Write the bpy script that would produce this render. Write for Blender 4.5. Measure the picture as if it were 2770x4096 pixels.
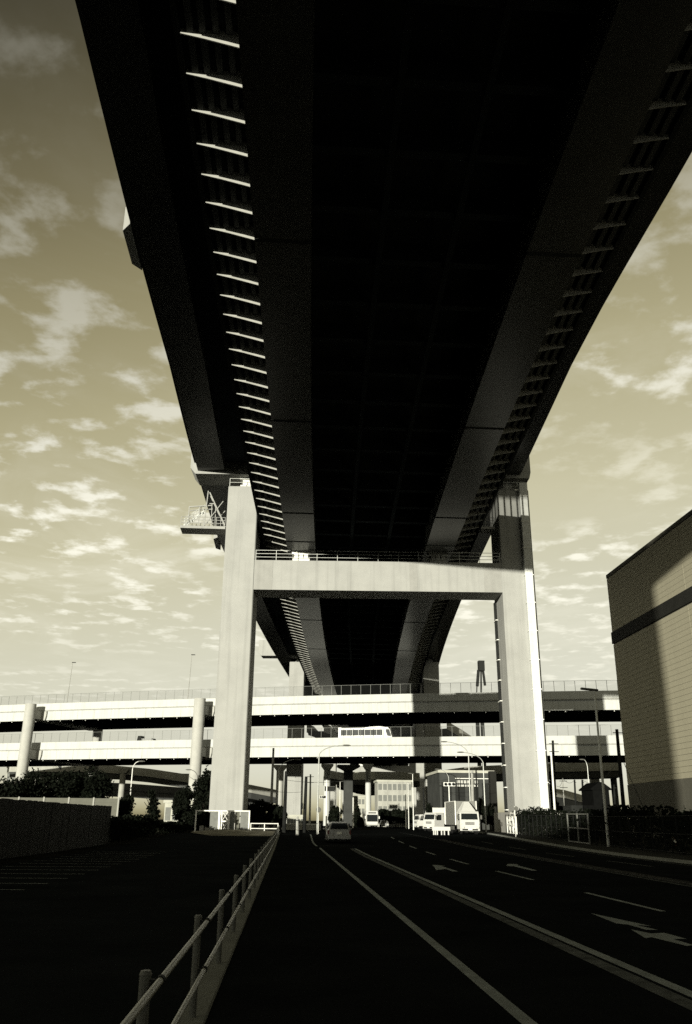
import bpy, bmesh, math, random
import numpy as np
from mathutils import Vector, Matrix

# ------------------------------------------------------------------ scene, camera, sky, sun
sc = bpy.context.scene
for o in list(bpy.data.objects):
    bpy.data.objects.remove(o, do_unlink=True)
COL = sc.collection
R = math.radians
W, H, F, EYE = 2770., 4096., 3362., 1.65          # photo frame in pixels, focal length in pixels, eye height
PITCH, YAW, ROLL = R(20.1708), R(3.6301), R(0.5)
_f = np.array([math.sin(YAW)*math.cos(PITCH), math.cos(YAW)*math.cos(PITCH), math.sin(PITCH)])
_r = np.array([math.cos(YAW), -math.sin(YAW), 0.])
_u = np.cross(_r, _f)
CX = math.cos(ROLL)*_r + math.sin(ROLL)*_u
CY = -math.sin(ROLL)*_r + math.cos(ROLL)*_u
CF = _f
cam = bpy.data.cameras.new('camera')
cam.sensor_fit = 'VERTICAL'; cam.sensor_height = 36; cam.sensor_width = 24
cam.lens = F/H*36; cam.clip_start = .1; cam.clip_end = 6000
co = bpy.data.objects.new('camera', cam); COL.objects.link(co)
co.matrix_world = Matrix(((CX[0], CY[0], -CF[0], 0), (CX[1], CY[1], -CF[1], 0), (CX[2], CY[2], -CF[2], EYE), (0, 0, 0, 1)))
sc.camera = co

SUN_EL, SUN_AZ = R(4.0), R(25.7)                   # low sun behind the camera, to the left
sun = bpy.data.lights.new('sun', 'SUN'); sun.energy = 5.0; sun.angle = R(.53); sun.color = (1., .965, .81)
so = bpy.data.objects.new('sun', sun); COL.objects.link(so)
_d = Vector((math.sin(SUN_AZ)*math.cos(SUN_EL), math.cos(SUN_AZ)*math.cos(SUN_EL), -math.sin(SUN_EL)))
so.rotation_euler = _d.to_track_quat('-Z', 'Y').to_euler()
so.location = (-60, -120, 60)

def lin(c):
    return tuple((v/255/12.92 if v/255 <= .04045 else ((v/255+.055)/1.055)**2.4) for v in c)
world = bpy.data.worlds.new('World'); sc.world = world; world.use_nodes = True
nt = world.node_tree; N = nt.nodes; L = nt.links
bg = N['Background']; bg.inputs[1].default_value = .70
sky = N.new('ShaderNodeTexSky'); sky.sky_type = 'NISHITA'; sky.sun_disc = False
sky.sun_elevation = SUN_EL; sky.sun_rotation = math.pi + SUN_AZ
bw = N.new('ShaderNodeRGBToBW'); L.new(sky.outputs[0], bw.inputs[0])
mul = N.new('ShaderNodeMath'); mul.operation = 'MULTIPLY'; mul.inputs[1].default_value = .1/.34
L.new(bw.outputs[0], mul.inputs[0])
ramp = N.new('ShaderNodeValToRGB'); L.new(mul.outputs[0], ramp.inputs[0])
stops = [(.040, (34, 33, 29)), (.055, (50, 48, 40)), (.062, (62, 59, 48)), (.070, (85, 80, 61)), (.082, (114, 107, 81)),
         (.10, (146, 138, 105)), (.13, (177, 170, 135)), (.18, (203, 198, 167)), (.25, (216, 214, 192)), (.31, (224, 223, 205))]
el = ramp.color_ramp.elements
while len(el) < len(stops): el.new(.5)
for e, (p, c) in zip(el, stops):
    e.position = p/.34; e.color = (*lin(c), 1)
# clouds: noise on a flat layer high above, so puffs shrink towards the horizon
tc = N.new('ShaderNodeTexCoord'); sep = N.new('ShaderNodeSeparateXYZ'); L.new(tc.outputs['Generated'], sep.inputs[0])
def M(op, a=None, b=None, va=0., vb=0., clamp=False):
    n = N.new('ShaderNodeMath'); n.operation = op; n.use_clamp = clamp
    n.inputs[0].default_value = va; n.inputs[1].default_value = vb
    if a is not None: L.new(a, n.inputs[0])
    if b is not None: L.new(b, n.inputs[1])
    return n.outputs[0]
zc = M('ADD', M('MAXIMUM', sep.outputs[2], None, vb=0.0), None, vb=.06)
comb = N.new('ShaderNodeCombineXYZ')
L.new(M('DIVIDE', sep.outputs[0], zc), comb.inputs[0]); L.new(M('DIVIDE', sep.outputs[1], zc), comb.inputs[1])
def noise(scale, detail, rough, off, dist=0.):
    mp = N.new('ShaderNodeMapping'); mp.inputs['Location'].default_value = off
    L.new(comb.outputs[0], mp.inputs[0])
    n = N.new('ShaderNodeTexNoise'); n.inputs['Scale'].default_value = scale; n.inputs['Detail'].default_value = detail
    n.inputs['Roughness'].default_value = rough; n.inputs['Distortion'].default_value = dist
    L.new(mp.outputs[0], n.inputs['Vector']); return n.outputs['Fac']
def smooth(v, lo, hi):
    n = N.new('ShaderNodeMapRange'); n.interpolation_type = 'SMOOTHSTEP'
    n.inputs[1].default_value = lo; n.inputs[2].default_value = hi; L.new(v, n.inputs[0]); return n.outputs[0]
puff = M('MULTIPLY', smooth(noise(7.0, 8, .56, (3.1, 1.7, 0), .12), .49, .66), smooth(noise(1.0, 3, .5, (8.2, 4.4, 0)), .34, .58))
wisp = smooth(noise(1.3, 7, .62, (1.3, 6.1, 0), .8), .46, .78)
clf = M('ADD', M('MULTIPLY', puff, None, vb=.95), M('MULTIPLY', wisp, None, vb=.30), clamp=True)
clf = M('MULTIPLY', M('MULTIPLY', clf, smooth(sep.outputs[2], .02, .26)), M('SUBTRACT', None, M('MULTIPLY', smooth(sep.outputs[2], .36, .74), None, vb=.65), va=1.))
cramp = N.new('ShaderNodeMapRange'); cramp.inputs[1].default_value = .04; cramp.inputs[2].default_value = .17
cramp.inputs[3].default_value = .20; cramp.inputs[4].default_value = 1.02
L.new(M('MULTIPLY', bw.outputs[0], None, vb=.1), cramp.inputs[0])
ccol = N.new('ShaderNodeMix'); ccol.data_type = 'RGBA'; ccol.blend_type = 'MULTIPLY'
ccol.inputs['Factor'].default_value = 1.; ccol.inputs['A'].default_value = (1., .975, .82, 1)
L.new(cramp.outputs[0], ccol.inputs['B'])
mix = N.new('ShaderNodeMix'); mix.data_type = 'RGBA'
L.new(clf, mix.inputs['Factor']); L.new(ramp.outputs[0], mix.inputs['A']); L.new(ccol.outputs['Result'], mix.inputs['B'])
earth = N.new('ShaderNodeMix'); earth.data_type = 'RGBA'; earth.inputs['A'].default_value = (.012, .012, .01, 1)
L.new(smooth(sep.outputs[2], -.012, .0), earth.inputs['Factor']); L.new(mix.outputs['Result'], earth.inputs['B'])
L.new(earth.outputs['Result'], bg.inputs[0])

vs = sc.view_settings; vs.view_transform = 'Standard'; vs.look = 'None'; vs.exposure = .51; vs.gamma = 1.; vs.use_curve_mapping = False
sc.render.engine = 'CYCLES'
sc.cycles.max_bounces = 6; sc.cycles.diffuse_bounces = 3; sc.cycles.transparent_max_bounces = 16
sc.cycles.use_denoising = False

# ------------------------------------------------------------------ pixel helpers (photo pixel -> point in the place)
def ray(x, y): return CX*(x-W/2) - CY*(y-H/2) + CF*F
def gz(Y):
    t = min(max((Y-50)/55, 0), 1); return .38*t*t*(3-2*t)
def PY(x, y, Y):
    v = ray(x, y); t = Y/v[1]; return Vector((v[0]*t, Y, EYE+v[2]*t))
def PX(x, Y, z=None):
    return PY(x, 3290, Y).x
def PG(x, y):
    Y = 60.
    for _ in range(60):
        v = ray(x, y); t = (gz(Y)-EYE)/v[2]; Y = .5*Y + .5*v[1]*t
    return Vector((v[0]*t, v[1]*t, gz(Y)))

# ------------------------------------------------------------------ materials
MAT = {}
def mat(name, col, rough=.75, var=.18, scale=1.5, bump=0., stretch=(1, 1, 1), metal=0., fine=0., streak=0., alpha=1.):
    m = bpy.data.materials.new(name); m.use_nodes = True
    n, l = m.node_tree.nodes, m.node_tree.links
    b = n['Principled BSDF']; b.inputs['Roughness'].default_value = rough; b.inputs['Metallic'].default_value = metal
    b.inputs['Specular IOR Level'].default_value = .04 if 'glass' in name else .13 if 'soffit_s' in name else .3 if rough < .6 else (.05 if rough < .75 else 0.)
    tcn = n.new('ShaderNodeTexCoord'); mp = n.new('ShaderNodeMapping'); mp.inputs['Scale'].default_value = stretch
    l.new(tcn.outputs['Object'], mp.inputs[0])
    nz = n.new('ShaderNodeTexNoise'); nz.inputs['Scale'].default_value = scale; nz.inputs['Detail'].default_value = 8
    nz.inputs['Roughness'].default_value = .62
    l.new(mp.outputs[0], nz.inputs['Vector'])
    cr = n.new('ShaderNodeValToRGB'); l.new(nz.outputs['Fac'], cr.inputs[0])
    cr.color_ramp.elements[0].position = .3; cr.color_ramp.elements[1].position = .7
    lo = [c*(1-var) for c in col]; hi = [min(1, c*(1+var)) for c in col]
    cr.color_ramp.elements[0].color = (*lo, 1); cr.color_ramp.elements[1].color = (*hi, 1)
    out = cr.outputs[0]
    def overlay(fac_node_out, dark):
        nonlocal out
        mx = n.new('ShaderNodeMix'); mx.data_type = 'RGBA'; mx.blend_type = 'MULTIPLY'
        l.new(fac_node_out, mx.inputs['Factor']); l.new(out, mx.inputs['A']); mx.inputs['B'].default_value = (dark, dark, dark, 1)
        out = mx.outputs['Result']
    if streak:
        mp2 = n.new('ShaderNodeMapping'); mp2.inputs['Scale'].default_value = (1.6, 1.6, .06)
        l.new(tcn.outputs['Object'], mp2.inputs[0])
        n2 = n.new('ShaderNodeTexNoise'); n2.inputs['Scale'].default_value = 1.; n2.inputs['Detail'].default_value = 6
        l.new(mp2.outputs[0], n2.inputs['Vector'])
        r2 = n.new('ShaderNodeMapRange'); r2.inputs[1].default_value = .5; r2.inputs[2].default_value = .78; l.new(n2.outputs['Fac'], r2.inputs[0])
        overlay(r2.outputs[0], 1-streak)
    if fine:
        n3 = n.new('ShaderNodeTexNoise'); n3.inputs['Scale'].default_value = 60; n3.inputs['Detail'].default_value = 3
        l.new(tcn.outputs['Object'], n3.inputs['Vector'])
        r3 = n.new('ShaderNodeMapRange'); r3.inputs[1].default_value = .45; r3.inputs[2].default_value = .7; l.new(n3.outputs['Fac'], r3.inputs[0])
        overlay(r3.outputs[0], 1-fine)
    l.new(out, b.inputs['Base Color'])
    if bump:
        bp = n.new('ShaderNodeBump'); bp.inputs['Strength'].default_value = bump; bp.inputs['Distance'].default_value = .03
        n4 = n.new('ShaderNodeTexNoise'); n4.inputs['Scale'].default_value = scale*12; n4.inputs['Detail'].default_value = 5
        l.new(tcn.outputs['Object'], n4.inputs['Vector'])
        l.new(n4.outputs['Fac'], bp.inputs['Height']); l.new(bp.outputs[0], b.inputs['Normal'])
    if alpha < 1: b.inputs['Alpha'].default_value = alpha
    MAT[name] = m; return m
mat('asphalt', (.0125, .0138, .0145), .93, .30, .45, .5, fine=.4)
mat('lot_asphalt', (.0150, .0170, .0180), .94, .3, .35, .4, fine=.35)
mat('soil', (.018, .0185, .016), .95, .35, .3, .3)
mat('lit_patch', (.22, .21, .17), .95, .5, .9, .6, fine=.4)  # pale tone stands in for sunlight at the lot's far end
mat('line_paint', (.28,.305,.30), .8, .22, 2.5, fine=.45)
mat('worn_paint', (.11,.117,.115), .85, .5, 3.5, fine=.5)
mat('median_stone', (.05, .05, .048), .9, .5, 4., .4, fine=.4)
mat('kerb_stone', (.20,.206,.19), .9, .16, 2.2, .25, fine=.25)
mat('pavement', (.045, .046, .043), .92, .25, 1., .2, fine=.3)
mat('pier_paint', (.315,.317,.302), .6, .09, .35, .03, streak=.20)
mat('pier_concrete', (.31,.305,.285), .85, .10, .5, .1, streak=.16)
mat('splice_paint', (.28,.28,.265), .6, .08, 1., streak=.1)
mat('duct_white', (.58,.59,.575), .5, .08, 1.5, streak=.15)
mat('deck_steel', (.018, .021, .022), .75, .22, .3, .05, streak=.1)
mat('stiffener_lit', (.07, .072, .068), .8, .2, .6)  # lighter than the deck steel to show light bounced off the ribs
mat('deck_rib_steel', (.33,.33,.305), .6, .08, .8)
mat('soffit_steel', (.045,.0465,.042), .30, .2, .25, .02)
mat('deck_edge', (.03,.032,.03), .8, .2, .5)
mat('highway_white', (.46,.47,.455), .6, .05, .5, streak=.16)
mat('highway_concrete', (.38,.38,.355), .85, .10, .5, .05, streak=.2)
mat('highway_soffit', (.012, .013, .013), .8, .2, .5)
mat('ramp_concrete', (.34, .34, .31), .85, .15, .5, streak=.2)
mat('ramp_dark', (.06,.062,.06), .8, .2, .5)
mat('galvanised', (.40, .41, .39), .45, .14, 6, metal=.35)
mat('rail_paint', (.30,.30,.265), .45, .14, 7, fine=.12)
mat('post_paint', (.13,.133,.122), .55, .18, 7, fine=.2)
mat('white_steel', (.70, .70, .66), .5, .08, 3)
mat('dark_steel', (.02,.021,.02), .7, .25, 2)
mat('pole_concrete', (.30, .30, .28), .85, .2, 2)
mat('pole_dark', (.014,.0145,.014), .85, .3, 2)
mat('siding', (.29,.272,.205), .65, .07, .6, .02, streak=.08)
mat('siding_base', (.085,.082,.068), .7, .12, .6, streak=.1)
mat('siding_band', (.018,.018,.016), .7, .15, .8)
mat('foliage', (.007,.0085,.006), .85, .5, 3)
mat('foliage_b', (.028, .032, .018), .85, .5, 3)
mat('bark', (.05, .045, .036), .9, .3, 4)
mat('white_paint', (.52,.52,.50), .35, .04, 2)
mat('box_grey', (.17,.17,.158), .5, .08, 2)
mat('car_paint', (.30,.305,.30), .3, .05, 3, metal=.3)
mat('glass_dark', (.012, .014, .015), .32, .1, 1)
mat('rubber', (.015, .015, .015), .85, .2, 8)
mat('chrome', (.5, .5, .48), .25, .1, 4, metal=.8)
mat('lamp_lens', (.55, .55, .5), .2, .1, 4)
mat('red_lens', (.10, .03, .025), .25, .1, 4)
mat('grey_panel', (.16, .165, .155), .7, .15, 2)
mat('hoarding', (.12,.12,.10), .6, .10, 2, streak=.12)
mat('sign_back', (.12,.12,.11), .6, .15, 3)
mat('far_wall', (.40, .40, .35), .85, .12, .4, streak=.1)
mat('far_wall_dark', (.05,.052,.05), .85, .2, .4)
mat('cone_paint', (.16, .08, .05), .6, .1, 4)
mat('mesh_net', (.05,.052,.05), .8, .1, 2, alpha=.06)
mat('fence_steel', (.19, .195, .185), .6, .1, 3)
mat('black_steel', (.006, .0062, .006), .9, .2, 2)
mat('clear_pane', (.35, .36, .34), .3, .1, 2, alpha=.30)

# ------------------------------------------------------------------ mesh and object helpers
class MB:
    def __init__(s): s.v = []; s.f = []
    def add(s, vs, fs):
        b = len(s.v); s.v += [tuple(v) for v in vs]; s.f += [tuple(b+i for i in f) for f in fs]; return s
    def box(s, x0, x1, y0, y1, z0, z1):
        return s.add([(x0, y0, z0), (x1, y0, z0), (x1, y1, z0), (x0, y1, z0), (x0, y0, z1), (x1, y0, z1), (x1, y1, z1), (x0, y1, z1)],
                     [(0, 3, 2, 1), (4, 5, 6, 7), (0, 1, 5, 4), (1, 2, 6, 5), (2, 3, 7, 6), (3, 0, 4, 7)])
    def bbox(s, x0, x1, y0, y1, z0, z1, b):      # box with chamfered vertical and top edges
        def ring(i, z): return [(x0+b, y0+i, z), (x1-b, y0+i, z), (x1-i, y0+b, z), (x1-i, y1-b, z), (x1-b, y1-i, z), (x0+b, y1-i, z), (x0+i, y1-b, z), (x0+i, y0+b, z)]
        return s.loft([ring(b*.3, z0), ring(0, z0+b), ring(0, z1-b), ring(b, z1)])
    def tube(s, p0, p1, r, r1=None, n=8, cap=True):
        p0, p1 = Vector(p0), Vector(p1); r1 = r if r1 is None else r1
        d = (p1-p0).normalized(); a = d.orthogonal().normalized(); b = d.cross(a)
        vs = [p0+(a*math.cos(2*math.pi*i/n)+b*math.sin(2*math.pi*i/n))*r for i in range(n)] + \
             [p1+(a*math.cos(2*math.pi*i/n)+b*math.sin(2*math.pi*i/n))*r1 for i in range(n)]
        fs = [(i, (i+1) % n, n+(i+1) % n, n+i) for i in range(n)]
        if cap: fs += [tuple(range(n))[::-1], tuple(range(n, 2*n))]
        return s.add(vs, fs)
    def path(s, pts, r, n=8):
        for a, b in zip(pts[:-1], pts[1:]): s.tube(a, b, r, n=n)
        return s
    def bar(s, p0, p1, w, h):                       # rectangular bar between two points
        p0, p1 = Vector(p0), Vector(p1); d = (p1-p0).normalized()
        up = Vector((0, 0, 1)) if abs(d.z) < .95 else Vector((0, 1, 0))
        a = d.cross(up).normalized()*w/2; b = a.cross(d).normalized()*h/2
        vs = [p+sa*a+sb*b for p in (p0, p1) for sa, sb in ((-1, -1), (1, -1), (1, 1), (-1, 1))]
        return s.add(vs, [(0, 1, 2, 3), (7, 6, 5, 4), (0, 4, 5, 1), (1, 5, 6, 2), (2, 6, 7, 3), (3, 7, 4, 0)])
    def loft(s, rings, cap=True):
        n = len(rings[0]); b = len(s.v)
        for r_ in rings: s.v += [tuple(p) for p in r_]
        for k in range(len(rings)-1):
            for i in range(n):
                s.f.append((b+k*n+i, b+k*n+(i+1) % n, b+(k+1)*n+(i+1) % n, b+(k+1)*n+i))
        if cap:
            s.f.append(tuple(b+i for i in range(n))[::-1]); s.f.append(tuple(b+(len(rings)-1)*n+i for i in range(n)))
        return s
    def prism(s, poly, axis, a0, a1):               # polygon in the other two axes, extruded along axis
        def pt(p, a): return {'x': (a, p[0], p[1]), 'y': (p[0], a, p[1]), 'z': (p[0], p[1], a)}[axis]
        return s.loft([[pt(p, a0) for p in poly], [pt(p, a1) for p in poly]])
    def build(s, name, m, parent=None, smooth=False, local=False):
        me = bpy.data.meshes.new(name)
        vs = s.v
        if parent is not None and not local:
            inv = wm(parent).inverted(); vs = [inv @ Vector(v) for v in vs]
        me.from_pydata([tuple(v) for v in vs], [], s.f); me.validate()
        bm = bmesh.new(); bm.from_mesh(me); bmesh.ops.recalc_face_normals(bm, faces=bm.faces); bm.to_mesh(me); bm.free()
        if smooth:
            for p in me.polygons: p.use_smooth = True
        me.materials.append(MAT[m])
        o = bpy.data.objects.new(name, me); COL.objects.link(o)
        if parent is not None: o.parent = parent
        return o
def lm(o): return Matrix.LocRotScale(o.location, o.rotation_euler, o.scale)
def wm(o): return (wm(o.parent) if o.parent else Matrix()) @ lm(o)
def tag(o, label, cat, group=None):
    o['label'] = label; o['category'] = cat
    if group: o['group'] = group
    return o
def thing(name, label, cat, loc=(0, 0, 0), rz=0., group=None):
    o = bpy.data.objects.new(name, None); COL.objects.link(o); o.location = loc; o.rotation_euler = (0, 0, rz)
    o.empty_display_size = .2
    return tag(o, label, cat, group)
def struct(o): o['kind'] = 'structure'; return o
def cp(src, parent, loc=None, rot=None, scale=None):   # copy of a part that shares its mesh
    o = src.copy(); COL.objects.link(o); o.parent = parent
    if loc is not None: o.location = loc
    if rot is not None: o.rotation_euler = rot
    if scale is not None: o.scale = scale
    return o
def copy_tree(o, parent=None):
    c = o.copy(); COL.objects.link(c); c.parent = parent
    for ch in list(o.children): copy_tree(ch, c)
    return c

# ------------------------------------------------------------------ ground, road, lot
YS = [-6000, -450, -200, -60, 0, 20, 40] + list(range(50, 110, 5)) + [120, 200, 400, 1000, 6000]
def sheet(name, m, edges, dz, ys=YS):
    b = MB(); rows = []
    for Y in ys:
        x0, x1 = edges(Y); rows.append([(x0, Y, gz(Y)+dz), (x1, Y, gz(Y)+dz)])
    for r_ in rows: b.v += r_
    b.f += [(2*i, 2*i+1, 2*i+3, 2*i+2) for i in range(len(rows)-1)]
    return b.build(name, m)
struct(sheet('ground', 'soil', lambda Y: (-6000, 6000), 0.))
def interp(Y, tab):
    return float(np.interp(Y, [t[0] for t in tab], [t[1] for t in tab]))
KERB_R = [(-450, 17.0), (30, 17.3), (46, 17.6), (58, 18.7), (66, 19.4), (80, 20.6), (95, 22.0), (140, 27.0), (300, 46), (3500, 420)]
FENCE_R = [(-450, 19.5), (30, 19.6), (46, 20.4), (66, 21.9), (85, 23.4), (100, 24.7), (130, 28.5)]
ys2 = [-200, -60, -20, 0, 10, 20, 30] + list(range(40, 112, 4)) + [120, 140, 170, 200, 300, 600]
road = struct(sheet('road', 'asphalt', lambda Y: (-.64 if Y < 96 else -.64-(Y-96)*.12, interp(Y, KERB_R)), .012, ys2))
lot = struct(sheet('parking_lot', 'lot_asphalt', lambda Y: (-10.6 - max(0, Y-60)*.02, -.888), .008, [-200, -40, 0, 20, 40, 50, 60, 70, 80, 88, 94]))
gb = MB(); grow = [83.5, 85, 87, 89, 91, 93, 94.5, 96.5]
for Y in grow:                                                   # pale raised bank added to show the sunlit patch before the gate
    gb.v += [(-9.8+abs(Y-90)*.45, Y, gz(Y)+.016+max(0, Y-84)*.026), (-.92, Y, gz(Y)+.016+max(0, Y-84)*.016)]
gb.f += [(2*i, 2*i+1, 2*i+3, 2*i+2) for i in range(len(grow)-1)]
struct(gb.build('lit_bank', 'lit_patch'))
pav = struct(sheet('pavement', 'pavement', lambda Y: (interp(Y, KERB_R)+.18, interp(Y, FENCE_R)+.6), .14, [-200, -20, 20] + list(range(30, 130, 4))))
rk = MB()
for a, b in zip([-200, -20] + list(range(0, 126, 4)), [-20] + list(range(0, 130, 4))):
    xa, xb = interp(a, KERB_R), interp(b, KERB_R)
    rk.loft([[(x, Y, gz(Y)), (x+.18, Y, gz(Y)), (x+.18, Y, gz(Y)+.15), (x+.02, Y, gz(Y)+.15)] for x, Y in ((xa, a+.01), (xb, b-.01))])
kerb_far = struct(rk.build('kerb', 'kerb_stone'))
# left kerb: one stone after another, each its own piece
kerb = bpy.data.objects.new('kerb', None); COL.objects.link(kerb); struct(kerb)
POST0, PSTEP = 5.46, 2.98
st = MB().bbox(-.885, -.642, .010, PSTEP-.010, -.15, .035, .014).build('kerb_stone', 'kerb_stone', kerb, local=True)
random.seed(3)
k = 0; Y = POST0 - 2*PSTEP - .15
while Y < 95:
    o = st if k == 0 else cp(st, kerb)
    o.location = (random.uniform(-.003, .003), Y, gz(Y+1.3)+random.uniform(-.004, .004))
    o.rotation_euler = (math.atan2(gz(Y+PSTEP)-gz(Y), PSTEP), 0, 0)
    Y += PSTEP; k += 1
# painted markings, children of the road
def strip(name, m, pts, w, parent, dz=.018):
    b = MB()
    pts = [Vector((p[0], p[1], 0)) for p in pts]
    for i, p in enumerate(pts):
        d = (pts[min(i+1, len(pts)-1)] - pts[max(i-1, 0)]).normalized(); n = Vector((d.y, -d.x, 0))*w/2
        b.v += [(p.x-n.x, p.y-n.y, gz(p.y)+dz), (p.x+n.x, p.y+n.y, gz(p.y)+dz)]
    b.f += [(2*i, 2*i+1, 2*i+3, 2*i+2) for i in range(len(pts)-1)]
    return b.build(name, m, parent)
def run(x, y0, y1, step=3.): 
    n = max(2, int((y1-y0)/step)+1); return [(x(y) if callable(x) else x, y) for y in np.linspace(y0, y1, n)]
strip('edge_line', 'line_paint', run(2.15, -20, 57), .14, road)
strip('edge_line', 'line_paint', [(2.06, 60), (2.02, 66), (2.1, 72), (2.45, 90), (2.7, 108)], .13, road)
strip('cross_line', 'worn_paint', [(2.1, 60.5), (4.0, 60.8), (6.1, 60.9)], .2, road)
cl = lambda y: 4.18 + max(0, y-45)*.012
strip('centre_line', 'line_paint', run(cl, -20, 56), .16, road)
strip('centre_line', 'worn_paint', run(lambda y: cl(y)-.255, -20, 56), .22, road)
lane = lambda y: 7.50 + (max(0, y-36)/45)**1.3*2.1
for y0, y1 in ((-2, 3), (7.8, 12.6), (17.9, 22.5), (27.3, 32.0), (37.0, 41.8), (47.2, 51.6), (57, 62), (67, 72.5), (78, 83)):
    strip('lane_dash', 'line_paint', run(lane, y0, y1, 2), .13, road)
med = lambda y: float(np.interp(y, [0, 24.7, 34.3, 48, 74, 100, 130], [10.9, 11.24, 11.56, 12.14, 12.85, 13.2, 13.6]))
strip('median_line', 'worn_paint', run(med, 0, 105), .12, road)
for y0 in np.arange(4, 76, 1.55):                                # rough raised median blocks
    x0 = med(y0)+.36
    b = MB().bbox(x0-.16, x0+.16, y0, y0+1.35, gz(y0)+.0, gz(y0)+.075, .025); b.build('median_block', 'median_stone', road)
for y0, y1 in ((35.9, 41), (45.7, 51), (56.0, 61.5), (67, 72), (25.5, 30.5)):
    strip('lane_dash', 'worn_paint', run(lambda y: 14.8+max(0, y-50)*.045, y0, y1), .13, road)
strip('edge_line', 'worn_paint', run(lambda y: interp(y, KERB_R)-.55, 0, 95), .13, road)
def arrow(pts, name='lane_arrow'):
    b = MB(); b.add([(x, y, gz(y)+.019) for x, y in pts], [tuple(range(len(pts)))]); return b.build(name, 'line_paint', road)
arrow([(5.90, 17.5), (6.22, 15.4), (6.02, 15.55), (6.10, 14.85), (5.92, 14.9), (5.90, 15.6), (5.76, 15.8)])
arrow([(5.69, 14.95), (5.48, 13.85), (5.62, 13.95), (5.74, 13.0), (5.88, 13.1), (5.86, 13.75), (6.08, 13.75), (6.05, 14.5), (5.80, 14.4)])
arrow([(5.9, 36.3), (6.3, 35.6), (6.1, 35.3), (6.05, 31.6), (5.85, 31.6), (5.9, 33.2), (5.4, 32.4), (5.7, 34.6)])
arrow([(9.25, 37.4), (9.65, 37.2), (9.35, 36.2), (9.1, 32.4), (8.9, 32.5), (9.0, 35.3), (8.8, 35.8)])
for i in range(15):                                              # bay lines of the lot
    y0 = 18.6+i*2.13
    strip('bay_line', 'line_paint', [(-10.2, y0+.05), (-6.3, y0-.05)], .09, lot, .014)

# ------------------------------------------------------------------ guard fence on the left kerb
gf = thing('guard_fence', 'two-rail pipe fence with round posts standing on the left kerb', 'fence', (-.765, POST0, .035))
pm = MB().tube((0, 0, -.03), (0, 0, .785), .034, n=14).tube((0, 0, .785), (0, 0, .806), .037, .028, n=14)
p0 = pm.build('post', 'post_paint', gf, local=True)
cm = MB().bar((0, 0, 0), (.065, -.015, 0), .035, .014)
cm.loft([[(.08+.0285*math.cos(a), y, .0285*math.sin(a)) for a in np.linspace(0, 2*math.pi, 13)[:-1]] for y in (-.035, .02)])
c0 = cm.build('clamp', 'dark_steel', gf, local=True)
NP = 30
for i in range(-1, NP):
    y = i*PSTEP; z = gz(POST0+y)
    lean = random.uniform(-.012, .012)
    o = p0 if i == -1 else cp(p0, gf)
    o.location = (0, y, z); o.rotation_euler = (random.uniform(-.008, .008), lean, 0)
    for zz in (.755, .370):
        c = c0 if (i == -1 and zz > .5) else cp(c0, gf)
        c.location = (0, y, z+zz)
for zz in (.755, .370):
    b = MB(); pts = [(.08, i*PSTEP-1.2, gz(POST0+i*PSTEP-1.2)+zz+random.uniform(-.004, .004)) for i in range(-1, NP+1)]
    rings = [[(p[0]+.0205*math.cos(a), p[1], p[2]+.0205*math.sin(a)) for a in np.linspace(0, 2*math.pi, 13)[:-1]] for p in pts]
    b.loft(rings).build('rail', 'rail_paint', gf, smooth=True, local=True)

# ------------------------------------------------------------------ the double-deck viaduct
def dz(Y):
    t = min(Y, 290)-103; return -.031*t + .011*math.sqrt(t*t+400) - .22
def cen(Y):
    t = Y-103
    if t < -105: return 9.7 + .0522*-105 + .000248*105**2
    if t > 130: return 9.7+.0522*130+.000248*130**2 + (t-130)*.1167
    return 9.7 + .0522*t + .000248*t*t
def upl(Y): return cen(Y) - float(np.interp(Y, [0, 40, 60, 80, 103, 130], [21.6, 21.9, 22.35, 22.6, 23.45, 24.3]))
def upr(Y): return cen(Y) + float(np.interp(Y, [0, 47, 64, 75, 87, 103, 130], [21.0, 20.9, 20.3, 20.2, 20.45, 20.7, 20.7]))
VY = [-170, -140, -110, -80, -50, -25] + list(range(-10, 240, 5)) + list(range(240, 420, 15)) + list(range(420, 801, 38))
def sweep(name, m, parent, sec, ys=VY, smooth=False):
    b = MB(); b.loft([[(x, Y, z+dz(Y)) for x, z in sec(Y)] for Y in ys]); return b.build(name, m, parent, smooth)
def boxsec(a, b_, z0, z1, base=cen): return lambda Y: [(base(Y)+a, z0), (base(Y)+b_, z0), (base(Y)+b_, z1), (base(Y)+a, z1)]
ld = thing('viaduct_deck', 'lower deck of the tall viaduct, two box girders with ribbed side brackets', 'viaduct deck', (cen(103), 103, 34))
for s in (-1, 1):
    a, b_ = sorted((s*10.7, s*7.07))
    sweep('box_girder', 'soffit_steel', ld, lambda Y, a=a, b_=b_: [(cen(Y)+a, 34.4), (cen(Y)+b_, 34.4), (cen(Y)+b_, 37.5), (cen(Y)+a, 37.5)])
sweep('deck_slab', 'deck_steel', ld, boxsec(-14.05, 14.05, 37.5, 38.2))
for s in (-1, 1):
    a, b_ = sorted((s*14.05, s*14.35))
    sweep('parapet', 'deck_edge', ld, boxsec(a, b_, 37.25, 39.85))
    for q in (11.45, 12.15, 12.85, 13.5):                           # trough stiffeners under the side slab
        sweep('stiffener', 'stiffener_lit', ld, boxsec(s*q-.16, s*q+.16, 37.22, 37.52), [y for y in VY if 15 <= y <= 340])
# girder soffit splices: slim cover plates across the soffit
sp0 = MB().box(-1.80, 1.80, -.16, .16, -.02, .004).build('splice_plate', 'deck_edge', ld, local=True)
first = True
for s in (-1, 1):
    for Y in (45, 69, 91, 100.5, 118, 140, 163):
        o = sp0 if first else cp(sp0, ld); first = False
        o.location = (cen(Y)+s*8.885-cen(103), Y-103, 34.4+dz(Y)-34)
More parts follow.
